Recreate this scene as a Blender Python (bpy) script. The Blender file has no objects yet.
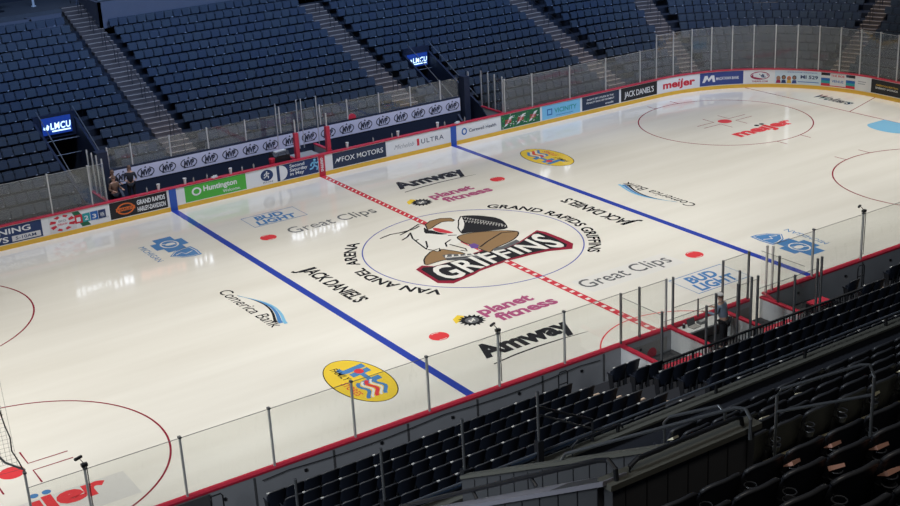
import bpy, math, random
from mathutils import Vector, Matrix
R = random.Random(7)
SC = bpy.context.scene
COL = SC.collection
PI = math.pi

# ------------------------------------------------------------------ materials
MATS = {}
def mat(name, col, rough=.6, spec=.5, metal=0., noise=0., nscale=8., emit=None, estr=0., bump=0.):
    if name in MATS: return MATS[name]
    m = bpy.data.materials.new(name); m.use_nodes = True
    nt = m.node_tree; b = nt.nodes['Principled BSDF']
    b.inputs['Base Color'].default_value = (*col, 1)
    b.inputs['Roughness'].default_value = rough
    b.inputs['Specular IOR Level'].default_value = spec
    b.inputs['Metallic'].default_value = metal
    if noise or bump:
        tc = nt.nodes.new('ShaderNodeTexCoord'); n = nt.nodes.new('ShaderNodeTexNoise')
        n.inputs['Scale'].default_value = nscale; n.inputs['Detail'].default_value = 4
        nt.links.new(tc.outputs['Object'], n.inputs['Vector'])
        if noise:
            mx = nt.nodes.new('ShaderNodeMix'); mx.data_type = 'RGBA'
            mx.inputs['A'].default_value = (*[c * (1 - noise) for c in col], 1)
            mx.inputs['B'].default_value = (*[min(1, c * (1 + noise)) for c in col], 1)
            nt.links.new(n.outputs['Fac'], mx.inputs['Factor'])
            nt.links.new(mx.outputs['Result'], b.inputs['Base Color'])
        if bump:
            bp = nt.nodes.new('ShaderNodeBump'); bp.inputs['Strength'].default_value = bump
            nt.links.new(n.outputs['Fac'], bp.inputs['Height']); nt.links.new(bp.outputs['Normal'], b.inputs['Normal'])
    if emit:
        b.inputs['Emission Color'].default_value = (*emit, 1); b.inputs['Emission Strength'].default_value = estr
    MATS[name] = m
    return m

def glass_mat(name, tint=(.93, .95, .94), refl=1.0, haze=.0):
    m = bpy.data.materials.new(name); m.use_nodes = True; nt = m.node_tree
    for n in list(nt.nodes): nt.nodes.remove(n)
    out = nt.nodes.new('ShaderNodeOutputMaterial'); tr = nt.nodes.new('ShaderNodeBsdfTransparent')
    tr.inputs[0].default_value = (*tint, 1)
    gl = nt.nodes.new('ShaderNodeBsdfGlossy'); gl.inputs['Roughness'].default_value = .04
    df = nt.nodes.new('ShaderNodeBsdfDiffuse'); df.inputs[0].default_value = (.8, .82, .82, 1)
    def mth(op, *v):
        q = nt.nodes.new('ShaderNodeMath'); q.operation = op; q.use_clamp = op == 'MULTIPLY_ADD'
        for i, x in enumerate(v):
            if isinstance(x, (int, float)): q.inputs[i].default_value = x
            else: nt.links.new(x, q.inputs[i])
        return q.outputs[0]
    ge = nt.nodes.new('ShaderNodeNewGeometry'); dt = nt.nodes.new('ShaderNodeVectorMath'); dt.operation = 'DOT_PRODUCT'
    nt.links.new(ge.outputs['Normal'], dt.inputs[0]); nt.links.new(ge.outputs['Incoming'], dt.inputs[1])
    sch = mth('POWER', mth('SUBTRACT', 1.0, mth('ABSOLUTE', dt.outputs['Value'])), 5.0)
    fac = mth('MULTIPLY_ADD', sch, .90, .043 * refl)
    a = nt.nodes.new('ShaderNodeMixShader'); b = nt.nodes.new('ShaderNodeMixShader'); b.inputs[0].default_value = haze
    nt.links.new(fac, a.inputs[0])
    nt.links.new(tr.outputs[0], a.inputs[1]); nt.links.new(gl.outputs[0], a.inputs[2])
    nt.links.new(a.outputs[0], b.inputs[1]); nt.links.new(df.outputs[0], b.inputs[2])
    nt.links.new(b.outputs[0], out.inputs[0])
    MATS[name] = m
    return m

def ice_mat():
    m = bpy.data.materials.new('ice'); m.use_nodes = True; nt = m.node_tree; b = nt.nodes['Principled BSDF']
    tc = nt.nodes.new('ShaderNodeTexCoord'); mp = nt.nodes.new('ShaderNodeMapping')
    mp.inputs['Scale'].default_value = (.05, .5, 1); mp.inputs['Rotation'].default_value = (0, 0, .25)
    n = nt.nodes.new('ShaderNodeTexNoise'); n.inputs['Scale'].default_value = 1.6; n.inputs['Detail'].default_value = 5
    n2 = nt.nodes.new('ShaderNodeTexNoise'); n2.inputs['Scale'].default_value = 7; n2.inputs['Detail'].default_value = 6
    mx = nt.nodes.new('ShaderNodeMix'); mx.data_type = 'RGBA'
    mx.inputs['A'].default_value = (.775, .75, .69, 1); mx.inputs['B'].default_value = (.85, .83, .775, 1)
    cr = nt.nodes.new('ShaderNodeMapRange'); cr.inputs['From Min'].default_value = .3; cr.inputs['From Max'].default_value = .62
    nt.links.new(tc.outputs['Object'], mp.inputs['Vector']); nt.links.new(mp.outputs[0], n.inputs['Vector'])
    nt.links.new(tc.outputs['Object'], n2.inputs['Vector'])
    nt.links.new(n.outputs['Fac'], cr.inputs['Value']); nt.links.new(cr.outputs['Result'], mx.inputs['Factor'])
    nt.links.new(mx.outputs['Result'], b.inputs['Base Color'])
    ro = nt.nodes.new('ShaderNodeMapRange'); ro.inputs['To Min'].default_value = .05; ro.inputs['To Max'].default_value = .13
    nt.links.new(n2.outputs['Fac'], ro.inputs['Value']); nt.links.new(ro.outputs['Result'], b.inputs['Roughness'])
    b.inputs['IOR'].default_value = 1.31; b.inputs['Coat Weight'].default_value = .7; b.inputs['Coat Roughness'].default_value = .035; b.inputs['Coat IOR'].default_value = 1.35
    MATS['ice'] = m
    return m
ICE = ice_mat()
def ink(name, col): return mat('ice_paint_' + name, col, rough=.11, spec=.35)
def vinyl(name, col): return mat('vinyl_' + name, col, rough=.45, spec=.35)
WHITE = (.80, .79, .77)
GL_FAR = glass_mat('rink_glass', (.92, .93, .92), 1.3, .034)
GL_NEAR = glass_mat('rink_glass_clear', (.975, .98, .97), 1.0, .002)
M_RED = mat('red_plastic', (.55, .028, .06), .4)
M_YEL = mat('yellow_plastic', (.80, .46, .045), .4)
M_BRDW = mat('white_plastic', WHITE, .35)
M_BRDG = mat('grey_board_back', (.34, .345, .36), .7, noise=.12, nscale=1.5)
M_ALU = mat('aluminium', (.62, .62, .62), .4, metal=.6)
M_PGREY = mat('pole_grey', (.50, .50, .48), .6)
M_ALUD = mat('dark_aluminium', (.16, .165, .17), .45, metal=.4)
M_BLK = mat('black_metal', (.016, .017, .02), .4)
M_CONC = mat('dark_concrete', (.085, .085, .088), .85, noise=.2, nscale=3)
M_CONCL = mat('stair_concrete', (.095, .070, .058), .85, noise=.15, nscale=4)
M_NOSE = mat('stair_nosing', (.55, .42, .32), .7)
M_CONCY = mat('pale_concrete', (.40, .375, .25), .8, noise=.1, nscale=4)
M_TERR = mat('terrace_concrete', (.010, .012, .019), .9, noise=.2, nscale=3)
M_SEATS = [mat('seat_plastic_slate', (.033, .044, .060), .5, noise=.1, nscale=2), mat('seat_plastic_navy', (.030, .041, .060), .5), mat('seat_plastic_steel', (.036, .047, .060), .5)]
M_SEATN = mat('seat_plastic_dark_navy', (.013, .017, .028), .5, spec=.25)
M_SEATU = mat('seat_upholstery_black', (.017, .019, .026), .55)
M_SEATE = mat('seat_edge', (.05, .053, .06), .4)  # lighter than the shells: lit top edges put into the colour
M_PALE = mat('pale_plastic', (.62, .62, .60), .5)
M_GREYW = mat('grey_wall_paint', (.12, .12, .14), .8, noise=.08, nscale=2)
M_DKWALL = mat('dark_wall_paint', (.022, .026, .036), .85)
M_NAVY = mat('navy_wall', (.012, .018, .038), .6)
M_SKIN = mat('skin', (.50, .30, .22), .6)

# ------------------------------------------------------------------ mesh builder
class MB:
    def __init__(s): s.v = []; s.f = []; s.m = []; s.mats = []
    def mi(s, m):
        if m not in s.mats: s.mats.append(m)
        return s.mats.index(m)
    def add(s, vs, fs, m):
        o = len(s.v); k = s.mi(m)
        s.v += [tuple(map(float, v)) for v in vs]; s.f += [tuple(i + o for i in f) for f in fs]; s.m += [k] * len(fs); return s
    def box(s, c, d, m, rz=0., M=None):
        x, y, z = d[0] / 2, d[1] / 2, d[2] / 2
        vs = [Vector(p) for p in ((-x, -y, -z), (x, -y, -z), (x, y, -z), (-x, y, -z), (-x, -y, z), (x, -y, z), (x, y, z), (-x, y, z))]
        T = M if M is not None else Matrix.Translation(c) @ Matrix.Rotation(rz, 4, 'Z')
        return s.add([T @ v for v in vs], [(0, 3, 2, 1), (4, 5, 6, 7), (0, 1, 5, 4), (1, 2, 6, 5), (2, 3, 7, 6), (3, 0, 4, 7)], m)
    def bb(s, x0, x1, y0, y1, z0, z1, m): return s.box(((x0 + x1) / 2, (y0 + y1) / 2, (z0 + z1) / 2), (abs(x1 - x0), abs(y1 - y0), abs(z1 - z0)), m)
    def hexa(s, lo, hi, m):   # two quads of four points each
        return s.add(list(lo) + list(hi), [(3, 2, 1, 0), (4, 5, 6, 7), (0, 1, 5, 4), (1, 2, 6, 5), (2, 3, 7, 6), (3, 0, 4, 7)], m)
    def tube(s, pts, r, m, n=8, caps=True):
        P = [Vector(p) for p in pts]; rings = []
        rr = r if isinstance(r, (list, tuple)) else [r] * len(P)
        for i, p in enumerate(P):
            t = ((P[min(i + 1, len(P) - 1)] - P[max(i - 1, 0)])).normalized()
            a = t.cross(Vector((0, 0, 1)))
            if a.length < .1: a = t.cross(Vector((1, 0, 0)))
            a.normalize(); b = t.cross(a)
            rings.append([p + (a * math.cos(2 * PI * k / n) + b * math.sin(2 * PI * k / n)) * rr[i] for k in range(n)])
        vs = [v for g in rings for v in g]; fs = []
        for i in range(len(P) - 1):
            for k in range(n):
                fs.append((i * n + k, i * n + (k + 1) % n, (i + 1) * n + (k + 1) % n, (i + 1) * n + k))
        if caps: fs += [tuple(range(n))[::-1], tuple((len(P) - 1) * n + k for k in range(n))]
        return s.add(vs, fs, m)
    def cyl(s, c, r, h, m, n=16, r2=None):
        r2 = r if r2 is None else r2
        vs = [(c[0] + r * math.cos(2 * PI * k / n), c[1] + r * math.sin(2 * PI * k / n), c[2]) for k in range(n)] + \
             [(c[0] + r2 * math.cos(2 * PI * k / n), c[1] + r2 * math.sin(2 * PI * k / n), c[2] + h) for k in range(n)]
        return s.add(vs, [(k, (k + 1) % n, n + (k + 1) % n, n + k) for k in range(n)] + [tuple(range(n))[::-1], tuple(range(n, 2 * n))], m)
    def build(s, name, parent=None, smooth=False, loc=None):
        me = bpy.data.meshes.new(name); me.from_pydata(s.v, [], s.f)
        for m in s.mats: me.materials.append(m)
        me.polygons.foreach_set('material_index', s.m)
        if smooth: me.polygons.foreach_set('use_smooth', [True] * len(s.f))
        me.update()
        o = bpy.data.objects.new(name, me); COL.objects.link(o)
        if parent is not None: o.parent = parent
        if loc is not None: o.location = loc
        return o
def tag(o, label=None, cat=None, group=None, kind=None):
    if label: o['label'] = label
    if cat: o['category'] = cat
    if group: o['group'] = group
    if kind: o['kind'] = kind
    return o
def thing(name, label, cat, loc=(0, 0, 0), group=None, kind=None, rz=0):
    o = bpy.data.objects.new(name, None); COL.objects.link(o); o.location = loc; o.rotation_euler = (0, 0, rz)
    o.empty_display_size = .2
    return tag(o, label, cat, group, kind)

# ------------------------------------------------------------------ rink path (s along the boards, d outward)
RX, RY, RR = 21.95, 12.95, 8.53
CY = RY - RR
ARC = RR * PI / 2
SEG = [RX, ARC, 2 * CY, ARC, 2 * RX, ARC, 2 * CY, ARC, RX]
PER = sum(SEG)
def path(s, d=0.):
    if s < 0 and s >= -RX - 8: return Vector((s, RY + d)), Vector((0, 1))    # straight run carried on to the left
    s = s % PER
    if s <= RX: return Vector((s, RY + d)), Vector((0, 1))
    s -= RX
    if s <= ARC: a = s / RR; n = Vector((math.sin(a), math.cos(a))); return Vector((RX, CY)) + n * (RR + d), n
    s -= ARC
    if s <= 2 * CY: return Vector((RX + RR + d, CY - s)), Vector((1, 0))
    s -= 2 * CY
    if s <= ARC: a = s / RR; n = Vector((math.cos(a), -math.sin(a))); return Vector((RX, -CY)) + n * (RR + d), n
    s -= ARC
    if s <= 2 * RX: return Vector((RX - s, -RY - d)), Vector((0, -1))
    s -= 2 * RX
    if s <= ARC: a = s / RR; n = Vector((-math.sin(a), -math.cos(a))); return Vector((-RX, -CY)) + n * (RR + d), n
    s -= ARC
    if s <= 2 * CY: return Vector((-RX - RR - d, -CY + s)), Vector((-1, 0))
    s -= 2 * CY
    if s <= ARC: a = s / RR; n = Vector((-math.cos(a), math.sin(a))); return Vector((-RX, CY)) + n * (RR + d), n
    s -= ARC
    return Vector((-RX + s, RY + d)), Vector((0, 1))
BR = [-200]
t = 0
for q in SEG: t += q; BR.append(t)
def samples(s0, s1, step=.6):
    pts = {round(s0, 4), round(s1, 4)}
    for b in BR[1:]:
        if s0 < b < s1: pts.add(round(b, 4))
    if s0 < 0 < s1: pts.add(0.)
    for i in range(1, len(BR)):
        if i in (2, 4, 6, 8):
            a, b = BR[i - 1], BR[i]; n = 66
            for k in range(n + 1):
                x = a + (b - a) * k / n
                if s0 < x < s1: pts.add(round(x, 4))
    return sorted(pts)
def ring(mb, s0, s1, prof, m, caps=True):
    """prof: closed list of (d, z), swept along the boards"""
    S = samples(s0, s1); n = len(prof); vs = []
    for s in S:
        for d, z in prof:
            p, _ = path(s, d); vs.append((p.x, p.y, z))
    fs = [(i * n + k, (i + 1) * n + k, (i + 1) * n + (k + 1) % n, i * n + (k + 1) % n) for i in range(len(S) - 1) for k in range(n)]
    if caps: fs += [tuple(range(n)), tuple((len(S) - 1) * n + k for k in range(n))[::-1]]
    mb.add(vs, fs, m); return mb
def rect(d0, d1, z0, z1): return [(d0, z0), (d1, z0), (d1, z1), (d0, z1)]
def on_board(s, z, off=-.006):
    p, _ = path(s, off); return (p.x, p.y, z)

# ------------------------------------------------------------------ lettering
TC = {}
def glyphs(txt, bold=0., shear=0., space=1.):
    k = (txt, bold, shear, space)
    if k in TC: return TC[k]
    c = bpy.data.curves.new('t', 'FONT'); c.body = txt; c.size = 1; c.offset = bold; c.shear = shear; c.resolution_u = 3; c.space_character = space
    o = bpy.data.objects.new('t', c)
    me = bpy.data.meshes.new_from_object(o)
    V = [(v.co.x, v.co.y) for v in me.vertices]; F = [tuple(p.vertices) for p in me.polygons]
    bpy.data.objects.remove(o); bpy.data.meshes.remove(me); bpy.data.curves.remove(c)
    x0 = min(v[0] for v in V); x1 = max(v[0] for v in V)
    V = [((x - x0) / (x1 - x0), y / .73) for x, y in V]       # x: 0..1 over the whole word, y: 0 baseline .. 1 cap height
    TC[k] = (V, F); return TC[k]
def text(mb, txt, fn, m, bold=0., shear=0., space=1.):
    V, F = glyphs(txt, bold, shear, space); mb.add([fn(x, y) for x, y in V], F, m)
def ice_text(mb, txt, a, b, h, m, z=.004, bold=0., shear=0., arc=0., space=1.):
    """baseline from a to b on the ice, cap height h"""
    a = Vector(a); b = Vector(b); u = b - a; L = u.length; n = Vector((-u.y, u.x)).normalized()
    def fn(x, y):
        p = a + u * x + n * (y * h + arc * 4 * x * (1 - x)); return (p.x, p.y, z)
    text(mb, txt, fn, m, bold, shear, space)
def ad_text(mb, txt, s0, s1, z, h, m, bold=0., shear=0., off=-.007, space=1.):
    text(mb, txt, lambda x, y: on_board(s0 + (s1 - s0) * x, z + y * h, off), m, bold, shear, space)
def ad_rect(mb, s0, s1, z0, z1, m, off=-.004):
    S = samples(s0, s1); vs = [on_board(s, z, off) for s in S for z in (z0, z1)]
    mb.add(vs, [(2 * i, 2 * i + 2, 2 * i + 3, 2 * i + 1) for i in range(len(S) - 1)], m)
def ad_poly(mb, pts, m, off=-.0075): mb.add([on_board(s, z, off) for s, z in pts], [tuple(range(len(pts)))], m)
def ad_disc(mb, s, z, rs, rz, m, off=-.0075, n=28): ad_poly(mb, [(s + rs * math.cos(2 * PI * k / n), z + rz * math.sin(2 * PI * k / n)) for k in range(n)], m, off)
def poly(mb, pts, m, z=.004): mb.add([(x, y, z) for x, y in pts], [tuple(range(len(pts)))], m)
def line(mb, pts, w, m, z=.0035, closed=False):
    P = [Vector(p) for p in pts]; N = len(P); vs = []
    for i in range(N):
        a = P[(i - 1) % N] if closed else P[max(i - 1, 0)]; b = P[(i + 1) % N] if closed else P[min(i + 1, N - 1)]
        t = (b - a).normalized(); n = Vector((-t.y, t.x)); ww = w if not isinstance(w, list) else w[i]
        for q in (P[i] + n * ww / 2, P[i] - n * ww / 2): vs.append((q.x, q.y, z))
    K = N if closed else N - 1
    mb.add(vs, [(2 * i, 2 * i + 1, 2 * ((i + 1) % N) + 1, 2 * ((i + 1) % N)) for i in range(K)], m)
def circle_pts(cx, cy, r, n=96, a0=0, a1=2 * PI, full=True):
    k = n if full else n + 1
    return [(cx + r * math.cos(a0 + (a1 - a0) * i / n), cy + r * math.sin(a0 + (a1 - a0) * i / n)) for i in range(k)]
def ell(cx, cy, a, b, n=64): return [(cx + a * math.cos(2 * PI * i / n), cy + b * math.sin(2 * PI * i / n)) for i in range(n)]
# ================================================================== THE ICE
ice = MB()
ring_pts = [tuple(path(s, .02)[0]) for s in samples(0, PER)][:-1]
ice.add([(x, y, 0) for x, y in ring_pts], [tuple(range(len(ring_pts)))], ICE)
floor = ice.build('floor'); tag(floor, 'pale cream ice sheet of the hockey rink with painted lines and sponsor logos', 'ice', kind='structure')
I_RED = ink('red', (.60, .055, .075)); I_DRED = ink('dark_red', (.27, .022, .045)); I_BLUE = ink('blue', (.035, .065, .40)); I_LBLUE = ink('pale_blue', (.22, .50, .74))
I_MBLUE = ink('mid_blue', (.09, .24, .52)); I_BLK = ink('black', (.030, .030, .034)); I_WHT = ink('white', (.80, .79, .76)); I_YEL = ink('yellow', (.84, .60, .06))
I_BRN = ink('tan', (.30, .19, .10)); I_PLUM = ink('plum', (.42, .10, .22)); I_GRY = ink('grey', (.13, .135, .145)); I_PATCH = ink('grey_patch', (.68, .67, .65)); I_PURP = ink('purple', (.16, .09, .32))
I_PATB = ink('pale_patch', (.75, .74, .72)); I_THIN = ink('circle_blue', (.10, .12, .42)); I_BRED = ink('bright_red', (.72, .06, .07)); I_TEAL = ink('teal', (.15, .45, .50))
def mark(mb, name, label=None):
    o = mb.build(name, floor)
    if label: o['label'] = label
    return o
for x, lb in ((-7.77, 'blue line left of centre ice'), (7.77, 'blue line right of centre ice')):
    b = MB(); b.bb(x - .155, x + .155, -12.93, 12.93, .0005, .0025, I_BLUE); mark(b, 'blue_line', lb)
b = MB(); b.bb(-.155, .155, -12.93, 12.93, .0005, .0025, I_RED)
y = -12.6
while y < 12.6:
    if y < -.6: poly(b, [(-.085, y), (.085, y), (.085, y + .17), (-.085, y + .17)], I_WHT, .0045)
    else: poly(b, [(-.085, y), (-.085, y + .10), (.085, y + .24), (.085, y + .14)], I_WHT, .0045)
    y += .46 if y < -.6 else .36
mark(b, 'center_line', 'red centre line with white checks')
for x in (-27.13, 27.13):
    b = MB(); yy = CY + math.sqrt(RR ** 2 - (abs(x) - RX) ** 2)
    b.bb(x - .03, x + .03, -yy, yy, .0005, .0025, I_DRED)
    sx = 1 if x > 0 else -1
    for sy in (-1, 1): line(b, [(x, sy * 3.5), (x + sx * 3.33, sy * 4.55)], .055, I_DRED)
    mark(b, 'goal_line')
    b = MB(); poly(b, [(x - sx * 1.2 - sx * .63 * math.cos(a) , 1.22 * math.sin(a)) for a in [-PI / 2 + PI * k / 20 for k in range(21)]] + [(x, 1.22), (x, -1.22)], I_LBLUE)
    mark(b, 'goal_crease', 'pale blue goal crease')
b = MB(); line(b, circle_pts(0, 0, 4.572, 128), .055, I_THIN, closed=True); mark(b, 'center_circle', 'thin blue centre circle')
for cx in (-21.03, 21.03):
    for cy in (-6.7, 6.7):
        b = MB(); line(b, circle_pts(cx, cy, 4.572, 128), .065, I_DRED, closed=True)
        for sy in (-1, 1):
            for sx in (-1, 1):
                line(b, [(cx + sx * .85, cy + sy * 4.5), (cx + sx * .85, cy + sy * 5.2)], .055, I_DRED)
                line(b, [(cx + sx * 1.75, cy + sy * .25), (cx + sx * .55, cy + sy * .25), (cx + sx * .55, cy + sy * 1.1)], .055, I_DRED, .004)
        mark(b, 'faceoff_circle')
        b = MB(); poly(b, circle_pts(cx, cy, .38, 32), I_BRED); mark(b, 'faceoff_dot')
for cx in (-6.08, 6.05):
    for cy in (-6.7, 6.68):
        b = MB(); poly(b, circle_pts(cx, cy, .36, 32), I_BRED)
        for s_ in (-1, 1): line(b, circle_pts(cx, cy, .30, 12, PI / 2 - .5 + (0 if s_ > 0 else PI), PI / 2 + .5 + (0 if s_ > 0 else PI), False), .035, I_WHT, .0055)
        mark(b, 'faceoff_dot', 'solid red neutral zone spot')
b = MB(); line(b, circle_pts(0, -12.93, 3.05, 64, 0, PI, False), .055, I_BRED); mark(b, 'referee_crease', 'red half circle at the near boards')

# --- sponsor marks, far half
b = MB(); ice_text(b, 'Great Clips', (-5.05, 6.4), (-.75, 6.4), .84, I_GRY, bold=.004); mark(b, 'ice_logo', 'dark grey Great Clips lettering left of the far centre line')
b = MB(); poly(b, [(.55, -7.1), (5.2, -7.1), (5.2, -5.75), (.55, -5.75)], I_PATB, .003); ice_text(b, 'Great Clips', (.62, -6.68), (4.95, -6.68), .84, I_GRY, z=.005, bold=.006); mark(b, 'ice_logo', 'dark grey Great Clips lettering near the penalty box')
def bud(x0, x1, y0, y1, lb):
    b = MB(); line(b, [(x0, y0), (x1, y0), (x1, y1), (x0, y1)], .05, I_MBLUE, closed=True)
    poly(b, [(x0 + .03, y0 + .03), (x1 - .03, y0 + .03), (x1 - .03, y1 - .03), (x0 + .03, y1 - .03)], I_PATB, .003)
    w = x1 - x0; h = y1 - y0
    ice_text(b, 'BUD', (x0 + w * .18, y0 + h * .52), (x0 + w * .72, y0 + h * .52), h * .38, I_MBLUE, z=.006, bold=.04, shear=.15)
    ice_text(b, 'LIGHT', (x0 + w * .10, y0 + h * .08), (x0 + w * .86, y0 + h * .08), h * .38, I_MBLUE, z=.006, bold=.04, shear=.15)
    mark(b, 'ice_logo', lb)
bud(-5.95, -3.35, 8.25, 9.72, 'blue framed BUD LIGHT logo on the far ice')
bud(3.4, 6.05, -9.72, -8.1, 'blue framed BUD LIGHT logo near the penalty box')
def amway(x0, y0, lb):
    b = MB(); ice_text(b, 'Amway', (x0, y0), (x0 + 3.9, y0), 1.02, I_BLK, bold=.05)
    line(b, [(x0 - .05, y0 - .55), (x0 + .9, y0 - .42), (x0 + 1.9, y0 - .38), (x0 + 3.0, y0 - .42), (x0 + 4.0, y0 - .52)], [.06, .085, .085, .06, .02], I_BLK)
    mark(b, 'ice_logo', lb)
amway(1.72, 8.55, 'black Amway lettering on the far ice'); amway(-5.85, -9.2, 'black Amway lettering by the near boards')
def pfit(x0, y0, xg, yg, lb):
    b = MB(); ice_text(b, 'planet', (x0, y0), (x0 + 2.35, y0), .68, I_PLUM, bold=.04); ice_text(b, 'fitness', (x0 + .25, y0 - .82), (x0 + 2.85, y0 - .82), .68, I_PLUM, bold=.04)
    g = []
    for k in range(32):
        r = .52 if k % 2 == 0 else .38
        a = 2 * PI * k / 32; g.append((xg + r * math.cos(a), yg + r * math.sin(a)))
    poly(b, [(xg - .62, yg + .1), (xg - .5, yg + .5), (xg - .15, yg + .72), (xg + .0, yg + .5), (xg - .2, yg + .3)], I_YEL, .003)
    poly(b, g, I_BLK); poly(b, circle_pts(xg, yg, .26, 20), I_GRY, .0055)
    ice_text(b, 'pf', (xg - .15, yg - .08), (xg + .15, yg - .08), .2, I_WHT, z=.007, bold=.03)
    mark(b, 'ice_logo', lb)
pfit(2.1, 6.25, 1.45, 6.2, 'plum planet fitness logo with black gear on the far ice'); pfit(-3.85, -6.2, -4.4, -6.3, 'plum planet fitness logo with black gear on the near ice')
for sg, lb in ((1, 'black JACK DANIELS lettering beside the left blue line'), (-1, 'black JACK DANIELS lettering beside the right blue line')):
    b = MB(); ice_text(b, "JACK DANIEL'S", (-6.82 * sg, 2.2 * sg), (-6.82 * sg, -2.15 * sg), .62, I_BLK, bold=.028, space=.95)
    ice_text(b, 'J', (-6.98 * sg, 2.36 * sg), (-6.98 * sg, 2.08 * sg), .78, I_BLK, z=.005, bold=.02)
    mark(b, 'ice_logo', lb)
    # Comerica Bank with its arcs
    b = MB(); ice_text(b, 'Comerica Bank', (-10.42 * sg, 2.3 * sg), (-10.32 * sg, -2.2 * sg), .52, I_BLK, shear=.12, bold=.002)
    for o_, c_, w_ in ((0, I_BLK, .10), (.13, I_MBLUE, .14), (.26, I_LBLUE, .12)):
        P = []; W = []
        for k in range(17):
            t_ = k / 16; yy = (1.5 - .25 * o_) + (-3.35 - 1. * o_) * t_
            P.append(((-9.98 + .42 * math.sin(PI * min(1, t_ * 1.03)) * (1 + .5 * o_) + o_ * t_ * .9) * sg, yy * sg)); W.append(.02 + w_ * t_)
        line(b, P, W, c_, .004 + o_ * .005)
    mark(b, 'ice_logo', lb.replace('JACK DANIELS lettering', 'Comerica Bank script').replace('beside', 'outside'))
    # cross and shield
    b = MB(); cx, cy = -9.75 * sg, 8.78 * sg
    for (a_, c_) in ((.95, .42), (.42, .72)):
        poly(b, [(cx - c_, cy - a_), (cx + c_, cy - a_), (cx + c_, cy + a_), (cx - c_, cy + a_)], I_MBLUE, .004 if a_ > .9 else .0045)
    line(b, ell(cx, cy, .36, .45, 32), .07, I_WHT, .006, closed=True)
    poly(b, ell(cx + .04 * sg, cy, .22, .16, 16), I_WHT, .006); line(b, [(cx - .3, cy + .2), (cx + .3, cy - .2)], .06, I_WHT, .0075)
    sy = 7.32 * sg
    sh = [(cx + .05 * sg + .62 * u_ * sg, sy - v_ * sg) for u_, v_ in ((.9, -.62), (1., 0), (.9, .62), (.35, .62), (-.4, .45), (-1.0, 0), (-.4, -.45), (.35, -.62))]
    poly(b, sh, I_MBLUE); line(b, [(cx + (x_ - cx) * .86, sy + (y_ - sy) * .84) for x_, y_ in sh], .04, I_WHT, .006, closed=True)
    line(b, [(cx - .3 * sg, sy), (cx, sy + .14), (cx + .1 * sg, sy - .12), (cx + .45 * sg, sy + .05)], .06, I_WHT, .006)
    ice_text(b, 'MICHIGAN', (-10.98 * sg, 9.25 * sg), (-10.98 * sg, 7.05 * sg), .3, I_MBLUE)
    mark(b, 'ice_logo', 'blue cross and shield logo ' + ('at the far left' if sg > 0 else 'at the near right'))
    # yellow oval
    cx, cy = -10.0 * sg, -7.95 * sg
    b = MB(); poly(b, ell(cx, cy, .99, 1.80), I_BLK, .003); poly(b, ell(cx, cy, .955, 1.765), I_YEL, .0045)
    def lo(u_, v_): return (cx + v_ * sg, cy - u_ * sg)      # u: reading direction, v: up
    ice_text(b, 'JH', lo(-1.2, -.02), lo(.42, -.02), .70, I_MBLUE, z=.006, bold=.05, shear=-.1)
    poly(b, [lo(-.62 + .2 * math.cos(a), .32 + .16 * math.sin(a)) for a in [2 * PI * k / 12 for k in range(12)]], I_BRED, .0075)
    ice_text(b, 'FAMILY', lo(-1.3, -.42), lo(-.25, -.42), .27, I_BLK, z=.006, bold=.01, shear=.1); ice_text(b, 'STORES', lo(-.15, -.66), lo(.95, -.66), .27, I_BRED, z=.006, bold=.01, shear=.1)
    for k, c_ in enumerate((I_MBLUE, I_WHT, I_BRED, I_WHT, I_MBLUE)):
        line(b, [lo(.15 + i * .13, .48 - k * .155 - .10 * math.sin(i * .9) - .02 * i) for i in range(10)], .13 if c_ is not I_WHT else .08, c_, .0062 + k * .0004)
    mark(b, 'ice_logo', 'yellow oval JH FAMILY STORES logo ' + ('at the near left' if sg > 0 else 'on the far right ice'))
# meijer
for x0, y0, lb, c_, pt in ((19.45, 4.0, 'red meijer lettering inside the far right circle', I_BRED, 0), (-23.1, -9.42, 'red meijer lettering inside the near left circle', I_BRED, 1)):
    b = MB()
    if pt: poly(b, [(x0 - .3, y0 - .75), (x0 + 4.72, y0 - .75), (x0 + 4.72, y0 + .75), (x0 - .3, y0 + .75)], I_PATCH, .003)
    ice_text(b, 'me\u0131\u0237er', (x0, y0), (x0 + 4.1, y0), .98, c_, z=.005, bold=.05)
    for k in range(2): poly(b, circle_pts(x0 + 2.18 + .36 * k, y0 + .98, .13, 20), I_MBLUE if pt else I_BLK, .006)
    mark(b, 'ice_logo', lb)
b = MB(); ice_text(b, 'Wolters', (28.2, 7.0), (28.2, 4.5), .75, I_BLK, bold=.03, shear=.3); mark(b, 'ice_logo', 'black script lettering behind the right goal line')

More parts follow.
